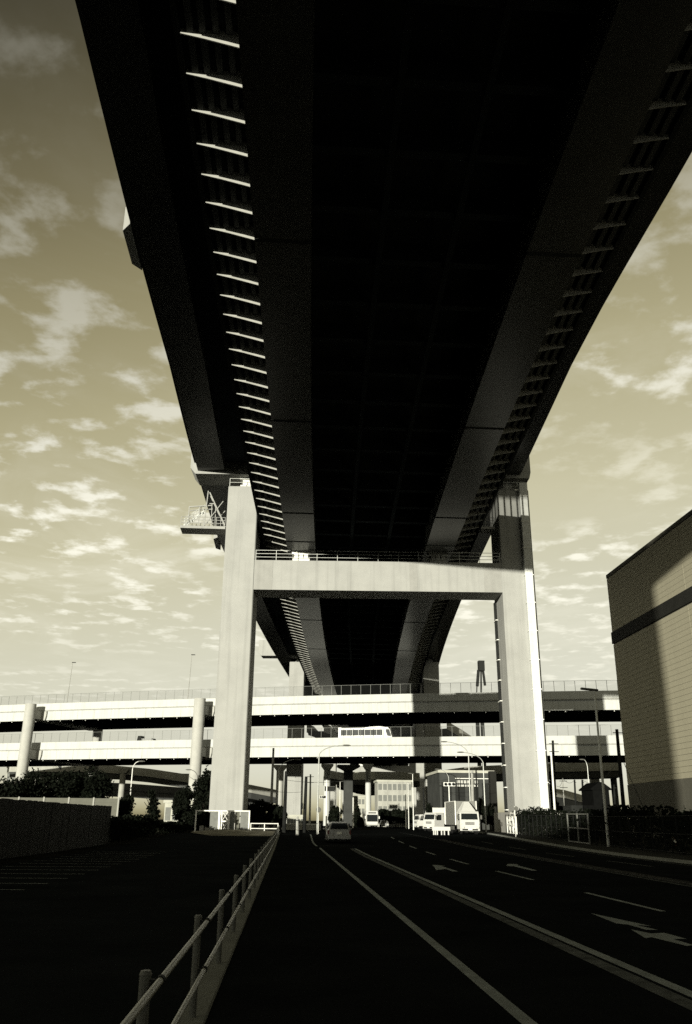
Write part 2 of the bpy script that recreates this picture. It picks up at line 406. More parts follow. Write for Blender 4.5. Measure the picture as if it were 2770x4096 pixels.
# side brackets, one part each
def rib_mesh(s):
    x0, x1 = s*10.7, s*14.0
    return MB().prism([(x0, 36.34), (x0+s*2.0, 36.86), (x1, 37.15), (x1, 37.5), (x0, 37.5)], 'y', -.03, .03)
RSTEP = 2.43
for s, m in ((-1, 'deck_rib_steel'), (1, 'deck_steel')):
    r0 = rib_mesh(s).build('bracket', 'deck_rib_steel', ld, local=True)
    for i in range(128):
        Y = 18.3 + i*RSTEP
        o = r0 if i == 0 else cp(r0, ld)
        o.location = (cen(Y)-cen(103), Y-103, dz(Y)-34)
# floor beams and hanging service rails between the girders
fb0 = MB().box(-7.05, 7.05, -.14, .14, 36.1, 37.48).box(-7.05, 7.05, -.3, .3, 36.06, 36.1).build('floor_beam', 'deck_steel', ld, local=True)
for i in range(64):
    Y = 19.5+i*RSTEP*2
    o = fb0 if i == 0 else cp(fb0, ld); o.location = (cen(Y)-cen(103), Y-103, dz(Y)-34)
for q in (-2.4, 2.4):
    sweep('service_rail', 'deck_steel', ld, boxsec(q-.2, q+.2, 35.85, 36.05), [y for y in VY if 15 <= y <= 340])
# clear screen standing on the right parapet
bp0 = MB().box(14.12, 14.28, -.08, .08, 39.85, 42.7).build('screen_post', 'dark_steel', ld, local=True)
for i in range(46):
    Y = 24+i*2.0; o = bp0 if i == 0 else cp(bp0, ld); o.location = (cen(Y)-cen(103), Y-103, dz(Y)-34)
sweep('screen_pane', 'clear_pane', ld, boxsec(14.18, 14.2, 39.85, 42.6), [y for y in VY if 20 <= y <= 116])

ud = thing('viaduct_deck', 'upper deck of the tall viaduct, wide dark slab resting on the leg tops', 'viaduct deck', (upl(103), 103, 45))
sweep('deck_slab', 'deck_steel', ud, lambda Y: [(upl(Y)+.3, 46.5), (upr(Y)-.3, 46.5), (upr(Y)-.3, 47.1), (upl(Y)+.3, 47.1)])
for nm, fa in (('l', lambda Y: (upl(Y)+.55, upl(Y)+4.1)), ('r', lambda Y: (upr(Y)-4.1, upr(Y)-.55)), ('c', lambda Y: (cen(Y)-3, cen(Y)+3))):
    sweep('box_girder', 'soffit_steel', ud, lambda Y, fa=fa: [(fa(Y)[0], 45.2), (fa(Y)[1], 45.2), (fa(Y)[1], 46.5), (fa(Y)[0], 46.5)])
sweep('parapet', 'deck_edge', ud, lambda Y: [(upl(Y), 46.35), (upl(Y)+.3, 46.35), (upl(Y)+.3, 48.3), (upl(Y), 48.3)])
sweep('parapet', 'deck_edge', ud, lambda Y: [(upr(Y)-.3, 46.35), (upr(Y), 46.35), (upr(Y), 48.3), (upr(Y)-.3, 48.3)])
tb0 = MB().box(.31, .9, -.06, .06, 46.15, 46.49).build('bracket', 'deck_edge', ud, local=True)
for i in range(70):
    Y = 20+i*RSTEP; o = tb0 if i == 0 else cp(tb0, ud); o.location = (upl(Y)-upl(103), Y-103, dz(Y)-45)
for Y0, Y1 in ((58.2, 64.5), (133, 140)):
    b = MB(); xa = upl(Y0); zz = dz(Y0)
    b.prism([(xa-.01, Y0), (xa-.75, Y0+.9), (xa-.75, Y1-.9), (xa-.01, Y1)], 'z', 46.2+zz, 48.6+zz); b.build('emergency_bay', 'pier_paint', ud)

# ------------------------------------------------------------------ portal piers
def railing(parent, name, x0, x1, y, z, h=1.1, step=2.2, rails=3, m='galvanised'):
    b = MB()
    for i in range(rails): zz = z+h*(i+1)/rails; b.bar((x0, y, zz), (x1, y, zz), .05, .05)
    ra = b.build(name, m, parent, local=True)
    n = max(2, int(abs(x1-x0)/step)+1); pr = None
    for x in np.linspace(x0, x1, n):
        if pr is None: pr = MB().box(-.03, .03, -.03, .03, 0, h+.02).build('post', m, ra, local=True); pr.location = (x, y, z)
        else: cp(pr, ra, (x, y, z))
    return ra
def portal(label, X, Y, theta, detail=2, zb=0., mt='pier_paint', hx=-24.9):
    base = gz(Y)
    t = thing('portal_pier', label, 'pier', (X, Y, 0), -theta)
    lx = ((-19.75, -15.8), (15.9, 20.1))
    for a, b_ in lx:
        MB().bbox(a, b_, 0, 5.8, base-.5, 43.2+zb, .10).build('leg', mt, t, local=True)
    MB().box(-15.8+.001, 15.9-.001, .04, 4.1, 29.1+zb, 33.0+zb).build('beam', mt, t, local=True)
    # head beam that carries the upper deck
    MB().prism([(hx, 45.6+zb), (hx+.7, 44.75+zb), (20.3, 44.75+zb), (20.5, 45.6+zb), (20.5, 49.0+zb), (hx, 49.0+zb)], 'y', -.3, 3.9).build('head_beam', mt, t, local=True)
    for x in (-17.4, 17.6):
        b = MB().box(x-.9, x+.9, .9, 2.6, 43.2+zb, 43.75+zb).box(x-.6, x+.6, 1.1, 2.4, 43.75+zb, 44.5+zb).box(x-1.0, x+1.0, .8, 2.7, 44.5+zb, 44.75+zb)
        b.build('bearing', 'white_steel' if x < 0 else mt, t, local=True)  # left bearing coloured lighter to look sunlit, right one darker
    for x in (-9.9, 7.9):
        b = MB().box(x-1.1, x+1.1, .6, 3.0, 33.0+zb, 33.5+zb)
        for q in (-.62, 0, .62): b.box(x+q-.26, x+q+.26, .7, 2.8, 33.5+zb, 34.05+zb)
        b.box(x-1.2, x+1.2, .55, 3.05, 34.05+zb, 34.4+zb); b.build('bearing', 'white_steel' if x < 0 else 'pier_paint', t, local=True)  # sunlit left and shaded right put into the bearing colours
    if detail > 0:
        railing(t, 'beam_railing', -15.7, 15.8, .15, 33.0+zb, 1.35, 2.6, 3)
        railing(t, 'leg_top_railing', -19.6, -15.9, .15, 43.2+zb, 1.1, 1.3, 2)
        railing(t, 'leg_top_railing', 16.0, 20.0, .15, 43.2+zb, 1.1, 1.3, 2)
        for a, b_ in ((-15.75, -13.45), (4.05, 5.05), (13.6, 15.8)):
            MB().box(a, b_, .015, .05, 29.15+zb, 32.95+zb).build('splice_plate', 'splice_paint', t, local=True)
        # white duct down the front of the right leg
        MB().bbox(18.75, 19.75, -.75, .02, 2.9, 43.9+zb, .05).build('duct', 'duct_white', t, local=True)
        d0 = MB().box(18.68, 19.82, -.8, .03, 0, .12).build('duct_collar', 'white_steel', t, local=True)
        for i, z in enumerate(np.arange(6, 43, 3.6)): (d0 if i == 0 else cp(d0, t)).location = (0, 0, z)
        # cable rack and ladder on the inner face of the right leg
        b = MB()
        for y in (4.2, 4.45, 4.7, 5.2, 5.35): b.tube((15.72, y, 1.5), (15.72, y, 29), .05, n=6)
        b.build('cable_pipe', 'dark_steel', t, local=True)
        r0 = MB().box(15.6, 15.92, 4.05, 5.5, 0, .1).build('pipe_clamp', 'white_steel', t, local=True)
        for i, z in enumerate(np.arange(3, 29, 2.6)): (r0 if i == 0 else cp(r0, t)).location = (0, 0, z)
        MB().bbox(14.8, 22.4, -2.2, 8, base-.4, 2.75, .06).build('footing', 'pier_concrete', t, local=True)
        MB().bbox(-20.6, -15.0, -.8, 6.6, base-.4, 1.3, .06).build('footing', 'pier_concrete', t, local=True)
    return t
portal('tall cream portal pier spanning the road with a white duct on its right leg', 10.7, 103.2, math.atan(.050), 2)
portal('second tall portal pier standing beyond the double-deck expressway', 19.2, 224, math.atan(.10), 0, dz(224)+1.0, hx=-28.2)
portal('third portal pier far behind the expressway under the curving viaduct', cen(345)+.8, 345, .116, 0, dz(345)+.4)
portal('fourth portal pier farthest along the curving viaduct', cen(466)+.8, 466, .116, 0, dz(466)+.4)
portal('portal pier astride the road behind the viewpoint', 7.9, -12, 0., 0, 1.2)

# inspection platforms hung from the legs
def lattice_platform(label, X, Y, Z, x0, x1, y0, y1, big):
    t = thing('inspection_platform', label, 'platform', (X, Y, Z))
    MB().box(x0, x1, y0, y1, -.35, 0).build('floor', 'pier_paint', t, local=True)
    for yy in (y0+.06, y1-.06):
        railing(t, 'railing', x0+.05, x1-.05, yy, 0, 1.25, .55 if big else .8, 3, 'pier_paint')
    if big:
        b = MB()
        xm = x1-2.75
        b.bar((xm, y0, 0), (xm+.25, y0, 4.9), .11, .11)
        b.bar((xm+.45, y0, 4.7), (x1-.05, y0, .15), .13, .13).bar((xm+.45, y0+1.4, 4.7), (x1-.05, y0+1.4, .15), .11, .11)
        b.bar((xm+.1, y0-.05, .1), (xm+2.3, y0-.05, 3.5), .09, .09).bar((xm+.6, y0+1.13, .13), (xm+2.5, y0+1.2, 2.6), .09, .09)
        b.build('brace', 'pier_paint', t, local=True)
        c = MB()
        c.bar((x0+.9, y0+.2, 2.65), (xm+.9, y0+.2, 2.95), .13, .13).bar((x0+.9, y0+1.6, 2.65), (xm+.9, y0+1.6, 2.95), .11, .11)
        for x in (x0+.95, x0+2.3): c.bar((x, y0+.2, 0), (x, y0+.2, 2.7), .1, .1)
        for q in (.2, .7): c.bar((xm+.7+q, y0+.25, 0), (xm+.62+q, y0+.25, 3.2), .09, .09)
        c.bar((xm+.5, y0+.25, 3.2), (xm+1.1, y0+.25, 3.2), .11, .11)
        c.build('gantry_frame', 'pier_paint', t, local=True)
        s = MB()
        for dy in (.5, 1.1):
            s.bar((x0+.3, y0+dy, .1), (x0+2.9, y0+dy, 2.3), .07, .16)
            s.bar((x0+.3, y0+dy, 1.0), (x0+2.9, y0+dy, 3.1), .05, .05)
            for i in range(8): xx = x0+.4+i*.34; s.bar((xx, y0+dy, .15+i*.29), (xx, y0+dy, 1.05+i*.28), .03, .03)
        s.build('stair', 'galvanised', t, local=True)
    return t
lattice_platform('white lattice inspection platform with stair hung beside the left leg top', -9.15, 105.3, 37.55, -5.8, .0, -.9, 1.6, True)
lattice_platform('small railed inspection landing on the inner side of the right leg', 26.3, 104.0, 38.3, -2.4, .0, -.6, 1.2, False)

# ------------------------------------------------------------------ double-deck expressway crossing behind
HP = [(-330, 345), (-210, 281), (-140, 245), (-69.6, 214.6), (-17, 195.4), (13, 185.2), (46.2, 177), (63.4, 173.3), (110, 164.5), (170, 155)]
pc = np.polyfit([p[0] for p in HP], [p[1] for p in HP], 4)
def hy(x): return float(np.polyval(pc, x))
def hn(x):
    d = Vector((1, hy(x+1)-hy(x-1) and (hy(x+1)-hy(x-1))/2, 0)).normalized(); return Vector((-d.y, d.x, 0))   # points away from the camera
HX = list(np.arange(-300, 165, 6.))
def hsweep(name, m, parent, sec, xs=HX):
    b = MB(); rings = []
    for x in xs:
        p = Vector((x, hy(x), 0)); n = hn(x); rings.append([(p.x+n.x*o_, p.y+n.y*o_, z) for o_, z in sec])
    b.loft(rings); return b.build(name, m, parent)
random.seed(8)
def hdeck(label, top, lo, hi):
    t = thing('expressway_deck', label, 'expressway deck', (0, hy(0), top))
    hsweep('parapet', 'highway_white', t, [(0, top-1.62), (.3, top-1.62), (.3, top), (.05, top)])
    hsweep('cable_tray', 'highway_concrete', t, [(.02, top-1.78), (.36, top-1.78), (.36, top-1.66), (.02, top-1.66)])
    hsweep('side_girder', 'highway_white', t, [(.35, top-3.9), (.75, top-3.9), (.75, top-1.64), (.32, top-1.64)])
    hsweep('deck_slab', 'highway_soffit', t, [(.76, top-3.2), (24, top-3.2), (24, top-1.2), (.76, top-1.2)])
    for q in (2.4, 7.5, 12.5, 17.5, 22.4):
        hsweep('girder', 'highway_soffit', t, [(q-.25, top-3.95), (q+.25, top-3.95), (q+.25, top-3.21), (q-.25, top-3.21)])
    hsweep('parapet', 'highway_white', t, [(24.01, top-3.6), (24.3, top-3.6), (24.3, top), (24.01, top)])
    # fence posts with a thin top rail and net
    pst = None
    for x in np.arange(lo, hi, 2.1):
        p = Vector((x, hy(x), top)) + hn(x)*.16
        if pst is None:
            pst = MB().box(-.035, .035, -.035, .035, 0, 2.15).build('fence_post', 'fence_steel', t, local=True)
            pst.location = p - t.location
        else: cp(pst, t, p - t.location)
    xs = [x for x in np.arange(lo-2, hi+2, 3.)]
    hsweep('fence_rail', 'fence_steel', t, [(.13, top+2.1), (.19, top+2.1), (.19, top+2.15), (.13, top+2.15)], xs)
    hsweep('fence_net', 'mesh_net', t, [(.155, top+.02), (.165, top+.02), (.165, top+2.08), (.155, top+2.08)], xs)
    # small bolt-like drain spouts under the side girder
    dr = None
    for x in np.arange(-90, 80, 3.2):
        p = Vector((x, hy(x), top-3.98)) + hn(x)*.9
        if dr is None:
            dr = MB().tube((0, 0, 0), (0, 0, -.16), .1, n=6).build('drain_spout', 'white_steel', t, local=True); dr.location = p - t.location
        else: cp(dr, t, p - t.location)
    # panel seams on the parapet and girder
    sm = None
    for x in np.arange(-88, 78, 4.2):
        p = Vector((x, hy(x), top)) + hn(x)*-.003; rz = math.atan2(hn(x).y, hn(x).x) - math.pi/2
        if sm is None:
            sm = MB().box(-.03, .03, .30, .36, -3.85, -1.8).build('stiffener', 'highway_concrete', t, local=True)
            sm.location = p - t.location; sm.rotation_euler = (0, 0, rz)
        else: cp(sm, t, p - t.location, (0, 0, rz))
    return t
up_d = hdeck('upper level of the white double-deck expressway crossing behind the pier', 27.5, -96, 80)
lo_d = hdeck('lower level of the white double-deck expressway crossing behind the pier', 18.45, -96, 80)
def hpier(label, x, r=1.27, two=True):
    n = hn(x); p = Vector((x, hy(x), 0)); q = p - n*(r*.7); g = gz(q.y)
    rz = math.atan2(n.y, n.x) - math.pi/2
    t = thing('expressway_pier', label, 'pier', (p.x, p.y, 0), rz, )
    b = MB(); b.tube((0, -3.4, g-.5), (0, -3.4, 27.0), r, n=28); b.build('column', 'highway_concrete', t, smooth=False, local=True)
    MB().tube((0, 25.5, g-.5), (0, 25.5, 26), r, n=20).build('column', 'highway_concrete', t, local=True)
    for top in (27.5, 18.45):
        MB().prism([(-1.9, top-3.95), (1.9, top-3.95), (2.15, top-2.9), (2.15, top-1.85), (-1.9, top-1.85)], 'y', -.12, 24.5).build('cross_beam', 'highway_concrete', t, local=True)
        MB().box(-.95, .95, -3.3, -.125, top-3.8, top-1.9).build('cross_beam', 'highway_concrete', t, local=True)
    return t
hpier('round expressway column rising from the trees at the left edge', PY(146, 3000, 212).x)
hpier('round expressway column beside the tall left portal leg', PY(810, 3000, 194).x)
hpier('round expressway column hidden behind the tiled warehouse corner', 88)
for x, Y0, top, lab in ((278, 208, 2650, 'tall thin lamp on the upper expressway, left of the two'), (751, 193, 2619, 'tall thin lamp on the upper expressway near the left portal leg')):
    p = PY(x-10, 2812, Y0); p.y = hy(p.x)+.2; z1 = PY(x, top, p.y).z
    t = thing('expressway_lamp', lab, 'lamp', (p.x, p.y, 27.4))
    MB().tube((0, 0, 0), (.25, 0, z1-27.4), .09, .05).build('pole', 'pole_concrete', t, local=True)
    MB().box(.1, 1.0, -.12, .12, z1-27.45, z1-27.3).build('lamp_head', 'dark_steel', t, local=True)
# bus on the lower level
def wheel_pair(t, xs, ys, r, w, along='y'):
    for x in xs:
        for y in ys:
            if along == 'y': b = MB().tube((x-w/2, y, r), (x+w/2, y, r), r, n=20); h = MB().tube((x-w/2-.01, y, r), (x+w/2+.01, y, r), r*.55, n=12)
            wo = b.build('wheel', 'rubber', t, local=True); h.build('rim', 'chrome', wo, local=True)
bx = PY(1468, 2930, 186).x
by = hy(bx)+3.2; bz = 18.45-1.15
rzb = math.atan2(hn(bx).y, hn(bx).x) - math.pi/2
bus = thing('coach', 'white coach driving along the lower expressway level', 'bus', (bx, by, bz), rzb)
prof = [(-5.8, .35), (5.3, .35), (5.85, .6), (5.9, 1.4), (5.45, 3.0), (5.0, 3.42), (3.2, 3.62), (1.0, 3.55), (-.2, 3.35), (-5.6, 3.3), (-5.85, 3.0)]
MB().prism(prof, 'y', -1.22, 1.22).build('body', 'white_paint', bus, local=True)
w0 = MB().box(-.62, .62, -1.25, -1.215, 1.75, 2.95).build('window', 'glass_dark', bus, local=True)
for i in range(7): (w0 if i == 0 else cp(w0, bus)).location = (-4.7+i*1.32, 0, 0)
MB().prism([(4.6, 1.7), (5.75, 1.5), (5.35, 3.0), (4.6, 3.0)], 'y', -1.25, -1.2).build('front_window', 'glass_dark', bus, local=True)
MB().prism([(3.9, 3.5), (4.25, 3.5), (5.2, .9), (4.9, .9)], 'y', -1.28, -1.22).build('swoosh_stripe', 'white_paint', bus, local=True)
b = MB().box(-5.9, -5.2, -1.23, 1.23, .9, 3.5); b.build('rear_cowl', 'white_paint', bus, local=True)
for x in (-3.6, 4.2):
    MB().tube((x, -1.2, .5), (x, -.9, .5), .5, n=18).build('wheel', 'rubber', bus, local=True)
# vehicles whose roofs show over the left parapet of the lower level
for (x, lab, ln, mt) in ((553, 'dark truck cab roof showing above the lower expressway parapet', 2.0, 'dark_steel'), (583, 'dark car roof showing above the lower expressway parapet', 4.2, 'car_paint')):
    p = PY(x, 2950, 199); yy = hy(p.x)+4
    t = thing('expressway_car' if ln > 3 else 'expressway_truck', lab, 'car' if ln > 3 else 'truck', (p.x, yy, 17.3), -.35)
    hgt = 1.9 if ln > 3 else 2.5
    MB().prism([(-ln/2, .3), (ln/2, .3), (ln/2, .9), (ln/2-.5, 1.1), (ln/2-.9, hgt), (-ln/2+.3, hgt), (-ln/2, 1.0)], 'y', -.85, .85).build('body', mt, t, local=True)
    for sx in (-.3, .3): MB().tube((sx*ln, -.88, .32), (sx*ln, -.6, .32), .32, n=12).build('wheel', 'rubber', t, local=True)

# ------------------------------------------------------------------ low building behind the camera that throws the evening shadow on the street
bb = thing('warehouse', 'long low warehouse standing across the street behind the viewpoint', 'building', (-60, -48, 0))
MB().box(-150, 30, -75, -45, 0, 10.0).build('wall', 'far_wall', bb)
MB().box(-150.4, 30.4, -75.4, -44.6, 10.0, 10.35).build('roof', 'far_wall_dark', bb)
w0 = MB().box(-2, 2, -.05, .05, 0, 4).build('roller_door', 'grey_panel', bb, local=True)
for i in range(12): (w0 if i == 0 else cp(w0, bb)).location = (-80+i*14, 3.04, .1)

# ------------------------------------------------------------------ tiled warehouse on the right
WX = 35.
wb = thing('warehouse', 'tall windowless warehouse with pale horizontal siding right of the road', 'building', (WX, 89, 0))
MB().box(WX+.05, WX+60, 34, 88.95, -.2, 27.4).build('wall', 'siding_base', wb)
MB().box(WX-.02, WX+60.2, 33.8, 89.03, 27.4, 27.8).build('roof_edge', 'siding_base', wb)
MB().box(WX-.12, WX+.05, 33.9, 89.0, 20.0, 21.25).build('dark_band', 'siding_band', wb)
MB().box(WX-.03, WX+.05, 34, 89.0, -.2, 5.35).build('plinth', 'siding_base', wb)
PL, PH = 9.1, .5
pn = MB().add([(0, 0, .008), (0, PL-.015, .008), (0, PL-.015, PH-.012), (0, 0, PH-.012), (-.03, .01, .02), (-.03, PL-.025, .02), (-.045, PL-.025, PH-.012), (-.045, .01, PH-.012)],
              [(4, 5, 6, 7), (0, 1, 5, 4), (1, 2, 6, 5), (2, 3, 7, 6), (3, 0, 4, 7)]).build('siding_panel', 'siding', wb, local=True)
i = 0
for z in list(np.arange(5.4, 19.9, PH)) + list(np.arange(21.3, 27.3, PH)):
    for kk in range(6):
        o = pn if i == 0 else cp(pn, wb); i += 1
        o.location = (0 + .045, -PL*(kk+1)+random.uniform(-.004, .004), z)

sky_block = thing('warehouse', 'added unseen warehouse block right of the viewpoint, cutting off sky light', 'building', (36, -20, 0))  # added unseen block, hides sky to darken the road and fence
MB().box(36, 96, -150, 27, -.2, 29).build('wall', 'siding_base', sky_block)
MB().box(35.8, 96.2, -150.2, 27.2, 29.001, 29.5).build('roof_edge', 'siding_band', sky_block)
w0 = MB().box(-.06, .06, -2.2, 2.2, 0, 4.5).build('roller_door', 'grey_panel', sky_block, local=True)
for i in range(9): (w0 if i == 0 else cp(w0, sky_block)).location = (-.07, -115+i*18, .1)

# ------------------------------------------------------------------ trees and hedges
def leaf_cloud(rng, blobs, n, size):
    b = MB(); V = []; Fc = []
    wts = np.array([bl[3]*bl[4]*bl[5] for bl in blobs]); wts = wts/wts.sum()
    for _ in range(n):
        bl = blobs[rng.choice(len(blobs), p=wts)]
        d = rng.normal(size=3); d /= np.linalg.norm(d); r_ = rng.random()**.45*(1+.12*rng.normal())
        c = np.array(bl[:3]) + d*r_*np.array(bl[3:6])
        a = rng.normal(size=3); a /= np.linalg.norm(a); e = np.cross(a, rng.normal(size=3)); e /= np.linalg.norm(e)
        s = size*(.6+.8*rng.random()); k0 = len(V)
        V += [tuple(c-a*s), tuple(c+e*s*.55), tuple(c+a*s), tuple(c-e*s*.55)]; Fc.append((k0, k0+1, k0+2, k0+3))
    b.v, b.f = V, Fc; return b
def tree(name, label, loc, h, w, seed, kind='round', group=None, n=2600, size=.22, mt='foliage'):
    rng = np.random.default_rng(seed)
    t = thing(name, label, 'tree', loc, 0, group)
    b = MB(); b.tube((0, 0, -.2), (rng.normal()*.1, rng.normal()*.1, h*.55), .035*h*.6+.04, .05, n=8)
    for k_ in range(5):
        a = rng.random()*6.28; z = h*(.25+.1*k_); b.tube((0, 0, z), (math.cos(a)*w*.35, math.sin(a)*w*.35, z+h*.18), .05, .02, n=5)
    b.build('trunk', 'bark', t, local=True)
    bl = []
    if kind == 'cone':
        for k_ in range(16):
            f = k_/15; a = rng.random()*6.28; rr = w*.5*(1-f)**.8
            bl.append((math.cos(a)*rr*.4, math.sin(a)*rr*.4, h*(.08+.88*f), rr*.75+.15, rr*.75+.15, h*.09))
    elif kind == 'pine':
        for k_ in range(9):
            f = k_/8; a = rng.random()*6.28; rr = w*.5*(1-.7*f)
            bl.append((math.cos(a)*rr*.55, math.sin(a)*rr*.55, h*(.25+.7*f), rr*.6+.12, rr*.6+.12, h*.05))
    else:
        for k_ in range(20):
            a = rng.random()*6.28; f = rng.random(); rr = w*.5*math.sqrt(rng.random())*.75
            bl.append((math.cos(a)*rr, math.sin(a)*rr, h*(.3+.58*f*(1-.35*rr/(w*.5))), w*(.17+.12*rng.random()), w*(.17+.12*rng.random()), h*(.10+.08*rng.random())))
    leaf_cloud(rng, bl, n, size).build('crown', mt, t, local=True)
    return t
def tree_at(name, label, xc, ytop, wpx, Y, seed, kind='round', group=None, n=2600, mt='foliage'):
    top = PY(xc, ytop, Y); g = gz(Y); h = (top.z-g)*1.03; w = wpx*Y*.94/F*1.05
    return tree(name, label, (PX(xc, Y), Y, g), h, w, seed, kind, group, n, max(.12, Y*.0017), mt)
tree_at('broadleaf_tree', 'dark spreading tree left of the first round expressway column', 30, 3080, 210, 104, 1, n=4500)
tree_at('broadleaf_tree', 'dark broad tree right in front of the first round expressway column', 185, 3050, 220, 108, 2, n=5500)
tree_at('broadleaf_tree', 'dark broad tree behind the hoarding, between column and ramp', 300, 3048, 230, 112, 3, n=5500)
tree_at('broadleaf_tree', 'dark tree at the hoarding end beside the street lamp', 385, 3078, 120, 100, 4, n=3500)
tree_at('small_tree', 'small dark round tree behind the street lamp foot', 490, 3165, 75, 86, 5)
tree_at('pine_tree', 'small layered pine standing alone right of the street lamp', 596, 3165, 85, 84, 6, 'pine')
tree_at('broadleaf_tree', 'dark tree in front of the ramp, left of the tall conifer', 728, 3140, 70, 122, 7, n=3500)
tree_at('conifer', 'tall dark conifer growing against the left portal leg', 815, 3070, 210, 116, 8, 'cone', n=11000)
tree_at('small_tree', 'dark bush behind the white gate, beside the left leg', 820, 3238, 80, 100.5, 9, n=2000)
tree_at('broadleaf_tree', 'dark round tree just right of the left portal leg', 1018, 3182, 88, 112, 10, n=3000)
tree_at('broadleaf_tree', 'dark low tree between the left leg and the utility poles', 1085, 3208, 95, 116, 11, n=3000)
tree_at('broadleaf_tree', 'dark tree beside the first dark utility pole', 1120, 3222, 50, 108, 28)
tree_at('conifer', 'dark pointed tree beyond the junction beside the oncoming bus', 1432, 3228, 40, 190, 12, 'cone')
tree_at('broadleaf_tree', 'dark tree at the junction below the traffic sign board', 1342, 3222, 44, 175, 13)
ords = ('right beside the oncoming bus', 'second from the oncoming bus', 'third from the oncoming bus', 'fourth from the oncoming bus', 'last in the row, by the flat lamp')
for i, (x, w_) in enumerate(((1530, 36), (1556, 36), (1585, 44), (1612, 34), (1640, 40))):
    tree_at('street_tree', 'dark clipped street tree in the far row, ' + ords[i], x, 3230+(i % 2)*5, w_, 205, 14+i, 'round', 'street trees beyond the junction', n=1800)
tree_at('small_tree', 'small dark shrub left of the white box truck', 1725, 3210, 36, 140, 20)
tree_at('broadleaf_tree', 'dark shrub in front of the sign building', 1926, 3183, 34, 128, 21)
tree_at('broadleaf_tree', 'second dark shrub right in front of the sign building', 1962, 3200, 44, 122, 22)
tree_at('broadleaf_tree', 'dark ragged tree right of the white duct', 2222, 3060, 44, 120, 23, 'cone', n=3000)
tree_at('small_tree', 'dark leafy bush top against the warehouse plinth', 2735, 3225, 150, 62, 24, n=3000)

def hedge(label, pts, h, w, seed, n, size):
    rng = np.random.default_rng(seed)
    t = thing('hedge', label, 'hedge', (pts[0][0], pts[0][1], gz(pts[0][1])))
    b = MB(); V = []; Fc = []; core = MB()
    segs = list(zip(pts[:-1], pts[1:])); ls = np.array([math.dist(a, c) for a, c in segs])
    for _ in range(n):
        a, c = segs[rng.choice(len(segs), p=ls/ls.sum())]; u = rng.random()
        x, y = a[0]+(c[0]-a[0])*u, a[1]+(c[1]-a[1])*u
        hh = h*(1+.16*math.sin(y*1.7+seed)+.10*math.sin(y*4.1)+.08*math.sin(x*2.9))
        z = hh*(1-rng.random()**2*.95); ox = rng.normal()*w*.33
        a_ = rng.normal(size=3); a_ /= np.linalg.norm(a_); e = np.cross(a_, rng.normal(size=3)); e /= np.linalg.norm(e); s = size*(.6+.8*rng.random())
        cc = np.array([x+ox, y+rng.normal()*.2, gz(y)+z]); k0 = len(V)
        V += [tuple(cc-a_*s), tuple(cc+e*s*.6), tuple(cc+a_*s), tuple(cc-e*s*.6)]; Fc.append((k0, k0+1, k0+2, k0+3))
    b.v, b.f = V, Fc; b.build('foliage', 'foliage', t)
    st = MB()
    for (a, c) in segs:
        for u in np.arange(.05, 1, .12):
            x, y = a[0]+(c[0]-a[0])*u, a[1]+(c[1]-a[1])*u; st.tube((x, y, gz(y)-.05), (x+rng.normal()*.1, y, gz(y)+h*.7), .03, .015, n=5)
    st.build('stem', 'bark', t)
    return t
hedge('overgrown dark hedge behind the wire fence along the right pavement', [(20.9, 36), (21.3, 46), (22.8, 66), (24.3, 85), (25.3, 97)], 2.1, 1.0, 31, 15000, .12)
hedge('dark hedge continuing past the end of the board fence', [(-12.2, 62.5), (-12.3, 70), (-12.4, 84)], 1.35, 1.0, 32, 6000, .12)
hedge('rough grass and shrubs at the far side of the parking lot', [(-12.2, 86), (-10.8, 95)], .9, 1.3, 33, 2500, .1)
hedge('low dark planting strip beyond the lot under the small pine', [(-21, 96), (-15, 97), (-11.5, 98)], 1.2, 1.2, 34, 3500, .12)

# ------------------------------------------------------------------ left side: hoarding, gate, cross rail
HYp = 84.
hd = thing('hoarding', 'pale ribbed sheet hoarding showing over the dark board fence', 'hoarding', (PX(467, HYp), HYp, gz(HYp)))
hz = PY(300, 3190, HYp).z - gz(HYp); hs = (PX(467, HYp)-PX(367, HYp))
b = MB()
for j in range(26):
    z0, z1 = .2+j*(hz-.25)/26, .2+(j+1)*(hz-.25)/26; q = .03 if j % 2 else 0
    b.box(-hs+.04, -.04, -.02-q, .02-q, z0, z1-.001)
sh0 = b.build('sheet', 'hoarding', hd, local=True)
ps0 = MB().box(-.07, .07, -.1, .07, -.2, hz+.02).build('post', 'ramp_concrete', hd, local=True)
for i in range(1, 7): cp(sh0, hd, (-hs*i, 0, 0))
for i in range(1, 8): cp(ps0, hd, (-hs*i, 0, 0))
bf = thing('board_fence', 'dark vertical board fence along the left side of the parking lot', 'fence', (-12.1, 40, 0))
bd = MB().bbox(-.03, .03, .004, .48, -.1, 2.42, .008).build('board', 'dark_steel', bf, local=True)
random.seed(12)
for i in range(106):
    y = 11+i*.485; (bd if i == 0 else cp(bd, bf)).location = (random.uniform(-.012, .012), y-40, gz(y)+random.uniform(-.02, .02))
GYp = 97.5
gt = thing('gate', 'white framed steel gate with cross-braced leaf before the left portal leg', 'gate', (PX(880, GYp), GYp, gz(GYp)))
g = gz(GYp); zt = PY(890, 3241, GYp).z
for x, w_ in ((783, .14), (877, .22), (887, .12), (915, .22), (997, .14)):
    X = PX(x, GYp); MB().box(X-w_/2, X+w_/2, GYp-.08, GYp+.08, g-.1, zt).build('post', 'white_steel', gt)
MB().box(PX(783, GYp)+.08, PX(997, GYp)-.08, GYp-.05, GYp+.05, zt-.12, zt-.001).build('top_rail', 'white_steel', gt)
xa, xb = PX(887, GYp)+.07, PX(915, GYp)-.12; zm = (g+zt)/2
MB().box(xa, xb, GYp-.05, GYp+.05, zm-.08, zm+.08).build('mid_rail', 'white_steel', gt)
b = MB()
